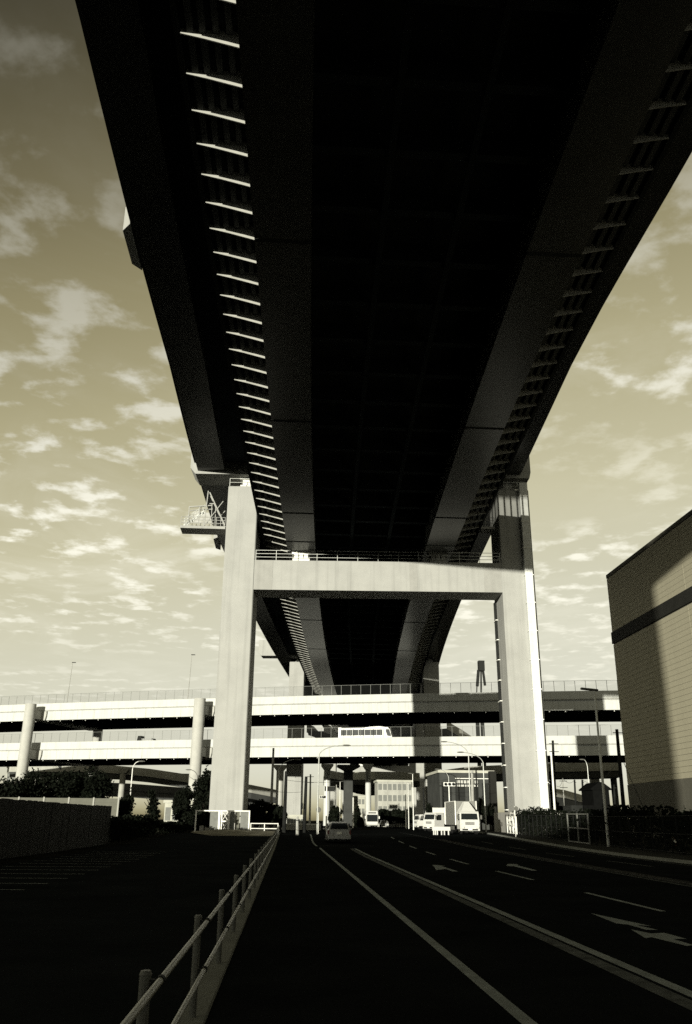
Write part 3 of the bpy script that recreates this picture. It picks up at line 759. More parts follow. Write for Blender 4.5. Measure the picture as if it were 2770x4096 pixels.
for z0, z1 in ((g+.08, zm-.1), (zm+.1, zt-.15)):
    b.bar((xa, GYp, z0), (xb, GYp, z1), .05, .05).bar((xa, GYp+.06, z1), (xb, GYp+.06, z0), .05, .05)
b.build('cross_brace', 'white_steel', gt)
for xa_, xb_, mt_ in ((840, 872, 'grey_panel'), (920, 938, 'grey_panel'), (941, 958, 'hoarding'), (962, 994, 'grey_panel')):
    MB().box(PX(xa_, GYp), PX(xb_, GYp), GYp+.02, GYp+.05, g+.12, zt-.13).build('panel', mt_, gt)
cr_ = thing('cross_railing', 'white two-rail pipe barrier closing the far end of the lot', 'railing', (PX(1005, 96), 96, gz(96)))
xs_ = [PX(x, 96) for x in (1005, 1060, 1114)]
for z in (.45, .95): MB().tube((xs_[0], 96, gz(96)+z), (xs_[2], 95.2, gz(96)+z), .045).build('rail', 'white_steel', cr_)
for i, x in enumerate(xs_): MB().tube((x, 96-.4*i, gz(96)-.1), (x, 96-.4*i, gz(96)+1.0), .05).build('post', 'white_steel', cr_)
# pale container with a dark band behind the cross railing
X0, X1 = PX(1036, 118), PX(1114, 118); zt2 = PY(1080, 3262, 118).z
ct = thing('container', 'pale site container with a dark band behind the white pipe barrier', 'container', ((X0+X1)/2, 118, gz(118)))
MB().box(X0, X1, 118, 120.4, gz(118), zt2).build('body', 'white_steel', ct)
MB().box(X0+.1, X1-.4, 117.95, 117.995, zt2-1.15, zt2-.75).build('dark_band', 'dark_steel', ct)
for i in range(5):
    xx = X0+.25+i*(X1-X0-.5)/4; MB().box(xx-.04, xx+.04, 117.95, 117.995, gz(118)+.1, zt2-1.25).build('rib', 'box_grey', ct)
lw = thing('low_wall', 'low pale concrete wall at the far left end of the street', 'wall', (PX(1205, 125), 125, gz(125)))
MB().box(PX(1128, 125), PX(1285, 125), 125, 125.3, gz(125)-.1, PY(1200, 3298, 125).z).build('wall', 'ramp_concrete', lw)
MB().box(PX(1127, 125), PX(1286, 125), 124.94, 125.36, PY(1200, 3298, 125).z+.001, PY(1200, 3298, 125).z+.12).build('coping', 'white_steel', lw)

# ------------------------------------------------------------------ right side: wire fence, gate, container, hut
wf = thing('wire_fence', 'dark wire mesh fence with slim posts along the right pavement', 'fence', (22, 66, 0))
fpts = []
Y = 36.
while Y < 100.5:
    fpts.append(Vector((interp(Y, FENCE_R)+.1, Y, gz(Y)+.14))); Y += 2.0
pp = MB().box(-.03, .03, -.03, .03, -.1, 1.95).build('post', 'pole_dark', wf, local=True)
for i, p in enumerate(fpts): (pp if i == 0 else cp(pp, wf)).location = p-wf.location
for z in (.1, 1.0, 1.9):
    b = MB()
    for a, c in zip(fpts[:-1], fpts[1:]): b.bar(a+Vector((0, 0, z)), c+Vector((0, 0, z)), .03, .03)
    b.build('rail', 'dark_steel', wf)
b = MB()
for a, c in zip(fpts[:-1], fpts[1:]):
    b.add([a+Vector((0, 0, .1)), c+Vector((0, 0, .1)), c+Vector((0, 0, 1.9)), a+Vector((0, 0, 1.9))], [(0, 1, 2, 3)])
b.build('wire_net', 'mesh_net', wf)
def frame_gate(label, ya, yb, m, h=2.1, panels=2):
    a = Vector((interp(ya, FENCE_R)-.02, ya, gz(ya)+.14)); c = Vector((interp(yb, FENCE_R)-.02, yb, gz(yb)+.14))
    t = thing('gate', label, 'gate', a); up = Vector((0, 0, h))
    for i in range(panels+1): q = a.lerp(c, i/panels); MB().bar(q, q+up, .09, .09).build('upright', m, t)
    for z in (.06, h*.5, h-.05): MB().bar(a+Vector((0, 0, z)), c+Vector((0, 0, z)), .07, .07).build('rail', m, t)
    return t
frame_gate('grey tubular double gate in the wire fence behind the tall lamp', 63.2, 69.4, 'post_paint')
pg = frame_gate('pale patterned gate in the fence beside the white box truck', 92.5, 98.5, 'white_steel', 1.75, 3)
rng = np.random.default_rng(5)
for i in range(34):
    ya = 92.7+rng.random()*5.4; z = .15+rng.random()*1.2; x = interp(ya, FENCE_R)-.03
    MB().bar((x, ya, gz(ya)+.14+z), (x+.02, ya+.12, gz(ya)+.14+z+.2+rng.random()*.3), .04, .09).build('scroll', 'white_steel', pg)
# dark container and gabled hut behind the fence
Xa, Xb = PX(2332, 84), PX(2486, 84); z1 = PY(2400, 3222, 84).z
c2 = thing('container', 'dark steel container standing behind the right hedge', 'container', ((Xa+Xb)/2, 84, gz(84)))
MB().box(Xa, Xb, 84, 86.4, gz(84), z1).build('body', 'black_steel', c2)
MB().box(PX(2286, 84), Xa-.01, 83.6, 86.2, gz(84), z1-.02).build('lit_end', 'dark_steel', c2)  # lighter steel stands in for light on the left end
for i in range(10):
    xx = Xa+.25+i*(Xb-Xa-.5)/9; MB().box(xx-.06, xx+.06, 83.94, 83.995, gz(84)+.1, z1-.12).build('rib', 'black_steel', c2)
Xa, Xb = PX(2380, 100), PX(2452, 100); ze, zr = PY(2400, 3160, 100).z, PY(2415, 3128, 100).z
ht = thing('hut', 'dark gabled hut rising behind the dark container', 'hut', ((Xa+Xb)/2, 100, gz(100)))
MB().box(Xa+.1, Xb-.1, 100, 104, gz(100), ze).build('wall', 'black_steel', ht)
MB().prism([(Xa-.15, ze+.001), (Xb+.15, ze+.001), (Xb+.15, ze+.15), ((Xa+Xb)/2+.2, zr), ((Xa+Xb)/2-.2, zr), (Xa-.15, ze+.15)], 'y', 99.8, 104.2).build('roof', 'black_steel', ht)
cn = PG(2703, 3400)
cone = thing('traffic_cone', 'traffic cone standing on the pavement before the dark hedge', 'cone', (cn.x, cn.y, gz(cn.y)+.14))
MB().box(-.19, .19, -.19, .19, 0, .04).build('base', 'rubber', cone, local=True)
MB().tube((0, 0, .04), (0, 0, .7), .15, .03, n=16).build('body', 'cone_paint', cone, local=True)
MB().tube((0, 0, .3), (0, 0, .48), .112, .086, n=16).build('reflective_band', 'white_steel', cone, local=True)

# ------------------------------------------------------------------ street lamps, poles, signs
def curved_lamp(label, xb, yb, xk, yk, xh, yh, Y, mt='galvanised', r=.075, group=None, ground=True):
    B = Vector((PX(xb, Y), Y, gz(Y)+(.1 if xb > 1700 else 0))); K = PY(xk, yk, Y); Hd = PY(xh, yh, Y)
    K.x = B.x + (K.x-B.x)*.3
    t = thing('street_lamp', label, 'lamp', B, 0, group)
    pts = [K.lerp(K, 0)]
    c1 = Vector((K.x+(Hd.x-K.x)*.15, Y, K.z+(Hd.z-K.z)*.85))
    for i in range(11):
        u = i/10; pts.append(K*(1-u)**2 + c1*2*u*(1-u) + Hd*u*u)
    MB().tube(B, K, r*1.25, r*.8, n=10).build('pole', mt, t)
    MB().path(pts[1:], r*.6, 8).build('arm', mt, t)
    s = 1 if Hd.x > K.x else -1
    MB().loft([[(Hd.x+s*u*.75, Y+a*.16*w_, Hd.z+b_*.09*w_) for a, b_ in ((-1, 0), (-.7, .8), (.7, .8), (1, 0), (.6, -.8), (-.6, -.8))]
               for u, w_ in ((-.15, .5), (.1, 1), (.6, 1.1), (1, .4))]).build('lamp_head', 'sign_back', t)
    return t
curved_lamp('curved street lamp rising beside the round sign left of the road', 1270, 3324, 1283, 3018, 1376, 2981, 92)
curved_lamp('shorter curved lamp beside the pale concrete pole', 1108, 3250, 1118, 3080, 1180, 3038, 118)
curved_lamp('curved street lamp behind the white box truck cab, taller of two', 1885, 3280, 1877, 3015, 1786, 2967, 112)
curved_lamp('curved street lamp right of the white box truck, beside the portal leg', 1944, 3290, 1935, 3050, 1853, 3009, 104)
curved_lamp('small curved lamp at the junction by the horizontal signal', 1801, 3270, 1797, 3112, 1757, 3077, 150)
curved_lamp('curved lamp standing over the hoarding end on the left', 513, 3290, 529, 3075, 558, 3045, 116, 'white_steel')
curved_lamp('curved lamp leaning left beside the tall conifer', 784, 3260, 784, 3112, 764, 3079, 130, 'sign_back')
curved_lamp('curved lamp beyond the hut on the right', 2368, 3270, 2356, 3070, 2336, 3038, 130)
def flat_lamp(label, x, yt, yb, Y, hw=1.0, r=.09, mt='galvanised', xb=None):
    B = Vector((PX(x if xb is None else xb, Y), Y, gz(Y))); T = PY(x, yt, Y); T = Vector((B.x, Y, T.z))
    t = thing('street_lamp', label, 'lamp', B)
    MB().tube(B, T, r*1.2, r*.75, n=10).build('pole', mt, t)
    MB().loft([[(T.x-hw+u*hw*1.25, Y+a*.2, T.z+.02+b_*.07+(1-u)*.1) for a, b_ in ((-1, 0), (-.6, 1), (.6, 1), (1, 0), (.6, -1), (-.6, -1))] for u in (0, .15, .8, 1)]).build('lamp_head', 'sign_back', t)
    return t
lp = PG(2428, 3395)
flat_lamp('tall straight street lamp with flat head before the wire fence', 2373, 2762, 0, lp.y, .95, .085, 'galvanised', 2427)
flat_lamp('slim white lamp with a short flat arm beyond the junction', 1655, 3096, 0, 140, .7, .07, 'white_steel')
flat_lamp('slim white lamp with flat head left of the oncoming bus', 1360, 3127, 0, 160, -.6, .07, 'white_steel')
def pole(label, xt, yt, xb, Y, r, mt, cap=True, arms=0):
    B = Vector((PX(xb, Y), Y, gz(Y)-.1)); T = PY(xt, yt, Y)
    t = thing('utility_pole', label, 'pole', (B.x, Y, gz(Y)))
    MB().tube(B, T, r, r*.72, n=10).build('shaft', mt, t)
    b = MB()
    for i in range(max(1, arms)):
        z = T.z-.35-i*.8; b.bar((T.x-.5 if arms else T.x-.14, Y-r-.03, z), (T.x+.5 if arms else T.x+.14, Y-r-.03, z), .07, .07)
    b.build('cross_arm', 'dark_steel', t)
    return t, T
pole('dark utility pole with a small lamp left of the second portal leg', 1146, 3085, 1138, 96, .22, 'pole_dark')
pole('dark utility pole standing at the end of the white edge line', 1226, 3106, 1218, 100, .22, 'pole_dark')
pole('thin grey utility pole with a transformer beyond the dark poles', 1243, 3097, 1240, 128, .16, 'pole_concrete', arms=2)
pole('tall pale concrete pole right of the left portal leg', 1095, 2992, 1083, 118, .2, 'pole_concrete')
_, TA = pole('dark utility pole right of the white duct', 2212, 2962, 2224, 90, .17, 'pole_dark', arms=2)
pole('bright steel pole standing against the dark utility pole', 2204, 2992, 2223, 88.5, .12, 'white_steel')
_, TC = pole('tall dark utility pole in front of the warehouse corner', 2468, 2917, 2500, 80, .2, 'pole_dark', arms=1)
_, TD = pole('short dark post behind the container, left of a pair', 2299, 3119, 2306, 118, .16, 'pole_dark')
_, TE = pole('short dark post behind the container, right of a pair', 2330, 3119, 2337, 118, .18, 'pole_dark')
_, TF = pole('thin grey pole with brackets beyond the bright steel pole', 2252, 3113, 2258, 112, .09, 'pole_concrete', arms=2)
pole('dark post between the gabled hut and the tall dark pole', 2457, 3139, 2462, 100, .15, 'pole_dark')
pole('dark leaning post beside the white van beyond the road', 1694, 3152, 1701, 130, .16, 'pole_dark')
pole('dark pole in front of the sign building', 1905, 3080, 1912, 126, .14, 'pole_dark')
pole('pale concrete pole in front of the sign building', 1889, 3083, 1893, 128, .26, 'pole_concrete')
pole('pale stub pole wrapped with a banner at the kerb end', 1190, 3266, 1192, 88, .16, 'pole_concrete')
for i, (x, yt, yb, Y) in enumerate(((1413, 3190, 3298, 165), (1306, 3120, 3306, 120), (1636, 3130, 3262, 160), (1625, 3180, 3300, 160), (1345, 3140, 3290, 175), (1337, 3160, 3290, 176))):
    labs = ['thin white post left of the oncoming bus', 'thin bright post in front of the lit round column', 'thin white post with brackets beside the flat lamp', 'short thin white post beside the street trees', 'thin grey mast under the dark sign board, right one', 'thin grey mast under the dark sign board, left one']
    t = thing('signal_post', labs[i], 'post', (PX(x, Y), Y, gz(Y)))
    zt_ = PY(x, yt, Y).z; MB().tube((PX(x, Y), Y, gz(Y)-.1), (PX(x, Y), Y, zt_), .1, .08).build('shaft', 'white_steel' if i < 4 else 'pole_concrete', t)
    MB().tube((PX(x, Y), Y, zt_), (PX(x, Y), Y, zt_+.12), .11, .02).build('cap', 'sign_back', t)
def round_sign(label, x, y, rpx, xb, yb, Y, white=False):
    c = PY(x, y, Y); r = rpx*Y*.94/F; B = Vector((PX(xb, Y), Y, gz(Y)))
    t = thing('road_sign', label, 'sign', B)
    MB().tube((c.x, Y-.03, c.z), (c.x, Y-.01, c.z), r, n=28).build('disc', 'sign_back', t)
    T = Vector((c.x-(r*.55 if white else 0), Y+.05, c.z+r*.9)); MB().tube(B+Vector((0, .05, -.1)), T, .045, n=8).build('post', 'white_steel', t)
round_sign('round sign seen from behind on the left roadside', 1275, 3239, 10.5, 1276, 3320, 93)
rs = PG(2060, 3362)
round_sign('round sign seen from behind on the right pavement by the fence', 2065, 3234, 9, 2062, 3365, 82, True)
def signal(label, x, y, w, h, Y, n=3, vert=False, mt='white_steel', xp=None):
    a, c = PY(x-w/2, y, Y), PY(x+w/2, y, Y); hh = h*Y*.94/F
    t = thing('traffic_signal', label, 'traffic light', (a.lerp(c, .5).x, Y, a.z))
    MB().box(a.x, c.x, Y-.12, Y+.12, a.z-hh/2, a.z+hh/2).build('housing', mt, t)
    for i in range(n):
        u = (i+.5)/n; p = a.lerp(c, u) if not vert else Vector(((a.x+c.x)/2, Y, a.z-hh/2+hh*u))
        MB().tube((p.x, Y-.3, p.z), (p.x, Y-.121, p.z), (hh if not vert else (c.x-a.x))*.38, n=16).build('lens', 'glass_dark', t)
    if xp is not None:
        X = PX(xp, Y); MB().tube((X, Y+.1, gz(Y)-.1), (X, Y+.1, a.z+.3), .09).build('mast', 'galvanised', t); MB().bar((X, Y+.1, a.z+.1), ((a.x+c.x)/2, Y+.1, a.z+.1), .08, .08).build('arm', 'galvanised', t)
signal('white horizontal traffic signal on the left lamp mast', 1291, 3188, 26, 9, 140, xp=1306)
signal('dark vertical pedestrian signal on the second dark pole', 1209, 3224, 8, 22, 99.6, 2, True, 'dark_steel')
signal('large white horizontal traffic signal right of the second portal', 1798, 3137, 46, 15, 122, xp=1802)
p = PY(1320, 3156, 175)
sb = thing('sign_board', 'dark direction board on thin masts over the junction', 'sign', (p.x, 175, p.z))
MB().box(p.x-1.0, p.x+1.0, 174.9, 175, p.z-.4, p.z+.45).build('board', 'dark_steel', sb); MB().box(p.x-1.05, p.x+1.05, 174.92, 175.05, p.z+.451, p.z+.52).build('edge', 'sign_back', sb)
# overhead wires
def wire(label, a, c, sag, r=.018):
    t = thing('overhead_wire', label, 'wire', a)
    pts = [a.lerp(c, u)-Vector((0, 0, sag*4*u*(1-u))) for u in np.linspace(0, 1, 14)]
    MB().path(pts, r, 5).build('strand', 'dark_steel', t)
wire('sagging wire between the dark duct-side pole and the thin grey pole', TA-Vector((0, .3, 4.6)), TF, .4)
wire('sagging wire from the thin grey pole to the first short post', TF, TD, .5)
wire('long sagging wire from the short posts to the warehouse pole', TE, TC-Vector((0, 0, 2.6)), 1.2)
wire('guy wire stretched down from the tall dark warehouse pole', TC-Vector((0, 0, 2.0)), Vector((TC.x+2.4, 79, gz(79))), .1, .03)
wire('wire crossing in front of the second portal left leg', PY(1100, 3165, 118), PY(1205, 3168, 118), .1)
wire('upper wire from the dark pole towards the junction', PY(1146, 3120, 96), PY(1400, 3120, 96), .25)
wire('wire strung from the flat lamp to the sign building', PY(1655, 3118, 140), PY(1890, 3092, 128), .9)
wire('second wire strung from the flat lamp to the signal', PY(1655, 3117, 140), PY(1800, 3115, 140), .3)

# ------------------------------------------------------------------ far ramps, piers and buildings behind the expressway
def ramp(label, pts, depth, width, mt1='ramp_concrete', par=2.2, piers=()):
    P3 = [Vector(p) for p in pts]
    t = thing('ramp', label, 'ramp', (P3[0].x, P3[0].y, 0))
    fine_ = []
    for a, c in zip(P3[:-1], P3[1:]):
        for u in np.linspace(0, 1, 7)[:-1]: fine_.append(a.lerp(c, u))
    fine_.append(P3[-1])
    def sw(name, m, sec):
        b = MB(); rings = []
        for i, p in enumerate(fine_):
            d = (fine_[min(i+1, len(fine_)-1)]-fine_[max(0, i-1)]); d.z = 0; d.normalize(); n = Vector((-d.y, d.x, 0))
            rings.append([(p.x+n.x*o_, p.y+n.y*o_, p.z+z) for o_, z in sec])
        b.loft(rings).build(name, m, t)
    sw('parapet', mt1, [(0, -par), (.25, -par), (.25, 0), (0, 0)])
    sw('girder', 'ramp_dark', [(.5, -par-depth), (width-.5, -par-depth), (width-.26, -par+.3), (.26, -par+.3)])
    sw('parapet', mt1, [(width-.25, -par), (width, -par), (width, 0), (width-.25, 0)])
    return t
def ypath(pix, Ys): return [PY(x, y, Y) for (x, y), Y in zip(pix, Ys)]
ramp('pale curving ramp passing under the left expressway span', ypath(((40, 3060), (300, 3056), (450, 3061), (600, 3075), (755, 3098), (900, 3122), (1010, 3140), (1110, 3160)), (300, 268, 262, 258, 256, 258, 262, 268)), 1.6, 9)
ramp('lower curving ramp with a screen wall below the pale ramp', ypath(((380, 3128), (520, 3134), (640, 3143), (755, 3152), (900, 3166), (1090, 3190)), (306, 302, 300, 300, 302, 306)), 2.2, 9, 'ramp_dark', 2.2)
ramp('short descending ramp right of the lit round column', ypath(((1300, 3078), (1380, 3092), (1470, 3112), (1530, 3122)), (262, 262, 264, 266)), 2.0, 9)
ramp('ramp with pale parapet crossing toward the second right portal leg', ypath(((1400, 3088), (1500, 3086), (1600, 3088), (1680, 3092)), (262, 250, 246, 246)), 1.4, 9, 'far_wall')
ramp('dark rising ramp at the right under the expressway', ypath(((1760, 3082), (1880, 3066), (2010, 3060), (2200, 3052), (2320, 3050), (2480, 3046)), (255, 240, 232, 226, 222, 220)), 1.6, 9)
ramp('diagonal ramp climbing between the expressway levels', ypath(((1790, 2885), (1850, 2920), (1910, 2960), (1990, 2978), (2100, 2985)), (236, 240, 246, 256, 270)), 1.2, 9)
ramp('far low ramp beyond the right posts', ypath(((2190, 3150), (2260, 3160), (2330, 3180), (2400, 3195)), (240, 250, 270, 300)), 2.2, 9)
ramp('slim far ramp curving above the coach', ypath(((1300, 2895), (1325, 2905), (1345, 2930), (1365, 2960)), (230, 236, 244, 250)), .7, 5, 'highway_white')
def col(label, xc, wpx, ytop, Y, mt='ramp_concrete', head=None, rnd=True):
    r = wpx*Y*.94/F/2; X = PX(xc, Y); T = PY(xc, ytop, Y)
    t = thing('ramp_pier', label, 'pier', (X, Y, gz(Y)))
    if rnd: MB().tube((X, Y, gz(Y)-.3), (X, Y, T.z), r, n=24).build('column', mt, t, )
    else: MB().bbox(X-r, X+r, Y, Y+2*r, gz(Y)-.3, T.z, .08).build('column', mt, t)
    hw = r*1.8 if head is None else head*Y*.94/F
    MB().prism([(X-r*1.02, T.z-1.4), (X+r*1.02, T.z-1.4), (X+hw, T.z-.5), (X+hw, T.z), (X-hw, T.z), (X-hw, T.z-.5)], 'y', Y-r*1.05, Y+r*2.1).build('pier_head', mt, t)
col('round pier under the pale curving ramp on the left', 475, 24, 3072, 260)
col('shade-coloured pier of the pale ramp behind the first expressway column', 238, 30, 3060, 275, 'ramp_dark')  # dark material puts the shade into this pier's colour
col('shade-coloured pier of the ramps beside the second expressway column', 738, 24, 3095, 259, 'ramp_dark')  # shade carried by the darker ramp material
col('bright round pier between the dark poles and the left lamp mast', 1115, 30, 3060, 236, 'highway_concrete')
col('bright lit round pier right of the left lamp mast', 1307, 27, 3056, 232, 'highway_white')
col('dark square pier with a hammer head left of the oncoming bus', 1394, 36, 3060, 230, 'far_wall_dark', 46, False)
col('pale slim round pier directly above the oncoming bus', 1474, 23, 3056, 234, 'highway_white')
col('far pale pier in the gap beyond the gabled hut', 2400, 32, 3052, 232, 'ramp_concrete', None, False)
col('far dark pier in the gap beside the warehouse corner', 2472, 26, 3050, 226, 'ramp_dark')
def far_building(label, x0, x1, yt, Y, mt, rows, cols, wmt='glass_dark', depth=18, name='building'):
    X0, X1 = PX(x0, Y), PX(x1, Y); zt_ = PY((x0+x1)/2, yt, Y).z; g_ = gz(Y)
    t = thing(name, label, 'building', ((X0+X1)/2, Y, g_))
    MB().box(X0, X1, Y, Y+depth, g_-.2, zt_).build('wall', mt, t)
    MB().box(X0-.25, X1+.25, Y-.25, Y+depth+.25, zt_+.001, zt_+.45).build('roof_edge', 'far_wall', t)
    cw, ch = (X1-X0)/cols, (zt_-g_)/rows; w_ = None
    for i in range(cols):
        for j in range(rows):
            if w_ is None: w_ = MB().box(-cw*.36, cw*.36, -.06, .03, -ch*.27, ch*.27).build('window', wmt, t, local=True); o_ = w_
            else: o_ = cp(w_, t)
            o_.location = (X0+cw*(i+.5)-(X0+X1)/2, 0, ch*(j+.55))
    return t
far_building('pale far building with a grid of windows behind the street trees', 1512, 1650, 3128, 210, 'ramp_concrete', 4, 7, 'grey_panel', 7)
far_building('pale low far building behind the slim round pier', 1418, 1460, 3190, 250, 'far_wall', 3, 3, 'grey_panel', 8)
sbld = far_building('dark grey sign building right of the second portal leg', 1764, 1982, 3092, 156, 'far_wall_dark', 1, 4, 'dark_steel', 14, 'sign_building')
# lit roof sign with pale lettering, too small to read
a, c = PY(1822, 3128, 155.6), PY(1958, 3128, 155.6)
sg = thing('roof_sign', 'pale lettered sign board across the dark sign building', 'sign', (a.x, 155.6, a.z))
MB().box(a.x, c.x, 155.55, 155.62, a.z+.55, a.z+.68).build('frame', 'white_steel', sg); MB().box(c.x-.14, c.x, 155.55, 155.62, a.z-1.6, a.z+.54).build('frame', 'white_steel', sg)
rng = np.random.default_rng(9)
for row, (zo, hh) in enumerate(((-.18, .5), (-.75, .34))):
    xx = a.x+.3
    while xx < c.x-2.2:
        w_ = .28+rng.random()*.3
        for q in range(3):
            MB().box(xx, xx+w_, 155.55, 155.6, a.z+zo+hh*q/3, a.z+zo+hh*(q/3+.2)).build('letter_stroke', 'white_steel', sg)
        xx += w_+.16
MB().box(PX(1968, 150), PX(1993, 150), 149.6, 151, gz(150), PY(1980, 3085, 150).z).build('stair_tower', 'siding_band', sbld)
far_building('low pale shed roof beyond the small pine on the left', 655, 770, 3212, 150, 'far_wall', 1, 4, 'grey_panel', 10, 'shed')
far_building('pale low works building beyond the second dark pole', 1148, 1216, 3268, 190, 'far_wall', 1, 5, 'grey_panel', 10, 'shed')
far_building('distant pale block far behind the right posts', 2255, 2300, 3188, 330, 'far_wall', 2, 3, 'grey_panel', 12)
far_building('distant low pale hall at the left beyond the trees', 0, 75, 3072, 330, 'far_wall', 2, 4, 'grey_panel', 12)

# far harbour crane showing above the upper expressway
Yc = 520.
cr2 = thing('harbour_crane', 'dark two-legged harbour crane tower showing above the upper expressway', 'crane', (PX(1925, Yc), Yc, 0))
def cpt(x, y): return PY(x, y, Yc)
for (xa_, ya_, xb_, yb_, w_) in ((1915, 2680, 1910, 2745, 1.6), (1909, 2735, 1907, 2800, .6), (1925, 2678, 1926, 2800, .9), (1932, 2675, 1941, 2742, 1.3)):
    MB().bar(cpt(xa_, ya_), cpt(xb_, yb_), w_, w_).build('leg', 'dark_steel', cr2)
MB().box(cpt(1913, 2644).x, cpt(1936, 2644).x, Yc-2, Yc+2, cpt(1920, 2684).z, cpt(1920, 2644).z).build('head_frame', 'dark_steel', cr2)
for x in (1907, 1926): MB().bar(cpt(x, 2800), Vector((cpt(x, 2800).x, Yc, -.5)), 2., 2.).build('leg', 'dark_steel', cr2)

# ------------------------------------------------------------------ vehicles on the street
def lerp_ring(y, prof): return [(x, y, z) for x, z in prof]
cpos = PG(1358, 3375)
car = thing('estate_car', 'grey estate car seen from behind, waiting at the stop line', 'car', (cpos.x, cpos.y, gz(cpos.y)+.012))
def ring(y, w, zb, zt_, tw, belt):
    return [(-w*.94, y, zb), (w*.94, y, zb), (w, y, (zb+belt)/2), (w*.98, y, belt), (tw, y, zt_-.06), (tw*.86, y, zt_), (-tw*.86, y, zt_), (-tw, y, zt_-.06), (-w*.98, y, belt), (-w, y, (zb+belt)/2)]
MB().loft([ring(0, .80, .34, .92, .74, .86), ring(.06, .845, .26, 1.0, .76, .9), ring(.40, .845, .22, 1.45, .62, .92), ring(1.2, .85, .22, 1.49, .63, .92), ring(2.2, .85, .22, 1.46, .62, .92),
           ring(2.9, .85, .22, 1.12, .70, .92), ring(3.3, .84, .22, .93, .76, .9), ring(4.2, .80, .24, .80, .70, .76), ring(4.4, .70, .3, .66, .6, .62)]).build('body', 'car_paint', car, local=True)
rw = MB().add([(-.66, .03, 1.0), (.66, .03, 1.0), (.55, .315, 1.39), (-.55, .315, 1.39), (-.66, .08, .99), (.66, .08, .99), (.55, .37, 1.38), (-.55, .37, 1.38)],
              [(0, 1, 2, 3), (4, 7, 6, 5), (0, 4, 5, 1), (1, 5, 6, 2), (2, 6, 7, 3), (3, 7, 4, 0)]).build('rear_window', 'glass_dark', car, local=True)
MB().bbox(-.84, .84, -.1, .12, .3, .56, .04).build('bumper', 'car_paint', car, local=True)
for s in (-1, 1):
    MB().box(s*.80-.07, s*.80+.055, -.015, .12, .62, .92).build('tail_lamp', 'red_lens', car, local=True)
    mo = MB().bbox(s*1.0-.1, s*1.0+.1, 2.55, 2.65, .92, 1.06, .03).build('mirror', 'car_paint', car, local=True); MB().box(s*.9-.07, s*.9+.07, 2.58, 2.63, .93, .97).build('stalk', 'car_paint', mo, local=True)
    MB().prism([(.5, .95), (2.75, .95), (2.3, 1.36), (.6, 1.38)], 'x', s*.80-.012, s*.80+.012) .build('side_window', 'glass_dark', car, local=True)
MB().box(-.18, .18, -.03, 0, .64, .80).build('number_plate', 'white_steel', car, local=True)
for s in (-1, 1):
    for y in (.85, 3.45):
        wo = MB().tube((s*.84-.1*s, y, .31), (s*.845, y, .31), .31, n=20).build('wheel', 'rubber', car, local=True); MB().tube((s*.845, y, .31), (s*.855, y, .31), .19, n=14).build('rim', 'chrome', wo, local=True)

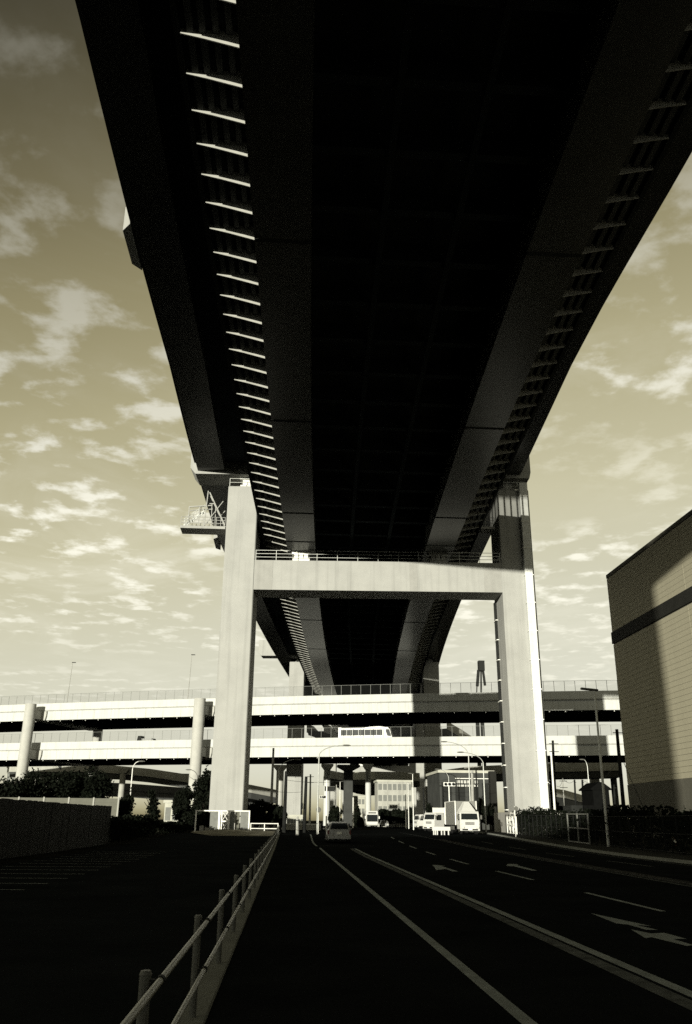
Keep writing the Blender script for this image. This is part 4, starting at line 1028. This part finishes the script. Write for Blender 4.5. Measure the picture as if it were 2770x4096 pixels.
def box_truck(label, loc, rz, wb=2.36, blen=6.2, bh=3.45, bmat='box_grey', cabm='white_paint', deflector=True):
    t = thing('box_truck', label, 'truck', loc, rz); w = 1.06
    # cab, facing -y
    MB().loft([[(-w, y, z) for y, z in ()] or [(x*1., y, z) for x, y, z in ((-w, y0, z0), (w, y0, z0), (w, y1, z0), (-w, y1, z0))] for y0, y1, z0 in ((.0, 1.75, .55), (-.04, 1.75, 1.25), (.02, 1.75, 1.45), (.26, 1.72, 2.22), (.42, 1.70, 2.36))]).build('cab', cabm, t, local=True)
    MB().add([(-.93, .055, 1.44), (.93, .055, 1.44), (.86, .245, 2.14), (-.86, .245, 2.14), (-.93, .02, 1.44), (.93, .02, 1.44), (.86, .21, 2.14), (-.86, .21, 2.14)],
             [(4, 5, 6, 7), (0, 4, 7, 3), (1, 2, 6, 5), (3, 7, 6, 2), (0, 1, 5, 4)]).build('windscreen', 'glass_dark', t, local=True)
    for x in (-.35, .4):
        MB().bar((x, .03, 1.46), (x+.42, .10, 1.62), .025, .02).build('wiper', 'rubber', t, local=True)
    for s in (-1, 1):
        MB().prism([(.35, 1.42), (1.25, 1.42), (1.25, 2.1), (.55, 2.1)], 'x', s*w-.01, s*w+.012).build('side_window', 'glass_dark', t, local=True)
        mo = MB().bbox(s*1.28-.1, s*1.28+.1, -.05, .05, 1.55, 1.98, .03).build('mirror', 'sign_back', t, local=True); MB().bar((s*1.05, .1, 2.05), (s*1.28, 0, 2.0), .03, .03).build('mirror_arm', 'rubber', mo, local=True)
        MB().bbox(s*.82-.2, s*.82+.2, -.14, -.02, .62, .82, .03).build('headlight', 'lamp_lens', t, local=True)
        MB().box(s*.95-.06, s*.95+.06, -.09, -.03, .95, 1.15).build('indicator', 'lamp_lens', t, local=True)
    for z in (1.02, 1.12, 1.22): MB().box(-.5, .5, -.075, -.03, z-.028, z+.028).build('grille_bar', 'rubber', t, local=True)
    MB().bbox(-1.08, 1.08, -.12, .2, .38, .60, .04).build('bumper', cabm, t, local=True)
    MB().box(-.85, .85, -.13, -.121, .42, .56).build('air_intake', 'rubber', t, local=True)
    MB().box(-.23, .23, -.15, -.131, .44, .58).build('number_plate', 'white_steel', t, local=True)
    if deflector:
        MB().add([(-.8, .45, 2.36), (.8, .45, 2.36), (1.0, 1.7, 2.36), (-1.0, 1.7, 2.36), (-.24, 1.3, bh-.08), (.24, 1.3, bh-.08), (.34, 1.72, bh-.08), (-.34, 1.72, bh-.08)],
                 [(0, 1, 5, 4), (1, 2, 6, 5), (2, 3, 7, 6), (3, 0, 4, 7), (4, 5, 6, 7), (0, 3, 2, 1)]).build('roof_deflector', cabm, t, local=True)
    MB().bbox(-wb/2, wb/2, 1.9, 1.9+blen, .95, bh, .03).build('cargo_box', bmat, t, local=True)
    b = MB()
    for s in (-1, 1):
        for yy in (1.92, 1.88+blen): b.box(s*wb/2-.05, s*wb/2+.05, yy-.05, yy+.05, .96, bh+.02)
        b.box(s*wb/2-.04, s*wb/2+.04, 1.9, 1.9+blen, bh-.05, bh+.02)
    b.build('box_trim', 'white_steel', t, local=True)
    MB().box(-.45, .45, .3, 1.85+blen, .55, .94).build('chassis', 'rubber', t, local=True)
    MB().box(-wb/2+.02, -wb/2+.08, 3.2, 5.2, .45, .85).build('side_guard', 'sign_back', t, local=True)
    for y in (1.0, 1.9+blen*.72):
        for s in (-1, 1):
            wo = MB().tube((s*1.02, y, .42), (s*.72, y, .42), .42, n=20).build('wheel', 'rubber', t, local=True); MB().tube((s*1.03, y, .42), (s*1.0, y, .42), .24, n=12).build('rim', 'chrome', wo, local=True)
    return t
TY = 96.
box_truck('white box truck with roof deflector parked facing the viewer at the right kerb', (PX(1880, TY), TY, gz(TY)+.012), .0)
box_truck('second white truck turned sideways behind the parked box truck', (PX(1712, 118), 117, gz(117)+.012), -.95, 2.2, 5.2, 3.0, 'white_paint', 'white_paint', False)
box_truck('distant pale truck with a panelled body left of the second truck', (PX(1664, 150), 150, gz(150)+.012), -1.35, 2.2, 5., 3.0, 'white_paint', 'white_paint', False)
bc = Vector((PX(1765, 93), 93, gz(93)+.012))
br = thing('barricade', 'low white plank barricade on short legs before the trucks', 'barricade', bc)
MB().box(-.95, .95, -.05, .05, .42, .80).build('plank', 'white_paint', br, local=True)
for x in (-.8, -.62, -.42, .02, .32, .75): MB().box(x-.06, x+.06, -.06, .06, 0, .419).build('leg', 'white_paint', br, local=True)
# oncoming bus far down the road and a small car beside it
YB = 184.
ob = thing('bus', 'white bus with a wide dark windscreen coming down the far road', 'bus', (PX(1490, YB), YB, gz(YB)))
MB().bbox(-1.24, 1.24, 0, 10, .35, 3.25, .12).build('body', 'white_paint', ob, local=True)
MB().bbox(-1.1, 1.1, -.04, .05, 1.15, 2.5, .02).build('windscreen', 'glass_dark', ob, local=True)
MB().box(-.8, .8, -.06, .02, 2.72, 3.0).build('destination_board', 'sign_back', ob, local=True)
for s in (-1, 1):
    MB().tube((s*.9, -.06, .75), (s*.9, .02, .75), .13, n=14).build('headlight', 'lamp_lens', ob, local=True)
    MB().box(s*1.42-.1, s*1.42+.1, -.15, .0, 1.7, 2.2).build('mirror', 'white_steel', ob, local=True)
    MB().tube((s*1.2, 2.2, .48), (s*.9, 2.2, .48), .48, n=16).build('wheel', 'rubber', ob, local=True)
MB().box(-1.2, 1.2, -.08, .05, .36, .55).build('bumper', 'grey_panel', ob, local=True)
fc = thing('car', 'small dark hatchback with bright lamps beside the far bus', 'car', (PX(1541, 188), 188, gz(188)))
MB().loft([ring(0, .8, .3, .8, .7, .75), ring(.5, .84, .24, .95, .74, .9), ring(1.3, .84, .24, 1.42, .62, .92), ring(2.8, .84, .24, 1.45, .62, .92), ring(3.6, .82, .26, 1.0, .7, .9)]).build('body', 'car_paint', fc, local=True)
MB().add([(-.66, .62, .98), (.66, .62, .98), (.56, 1.2, 1.36), (-.56, 1.2, 1.36)], [(0, 1, 2, 3)]).build('windscreen', 'glass_dark', fc, local=True)
for s in (-1, 1):
    MB().box(s*.6-.16, s*.6+.16, -.03, .06, .58, .74).build('headlight', 'lamp_lens', fc, local=True)
    MB().tube((s*.85, .8, .3), (s*.65, .8, .3), .3, n=14).build('wheel', 'rubber', fc, local=True); MB().tube((s*.85, 2.9, .3), (s*.65, 2.9, .3), .3, n=14).build('wheel', 'rubber', fc, local=True)
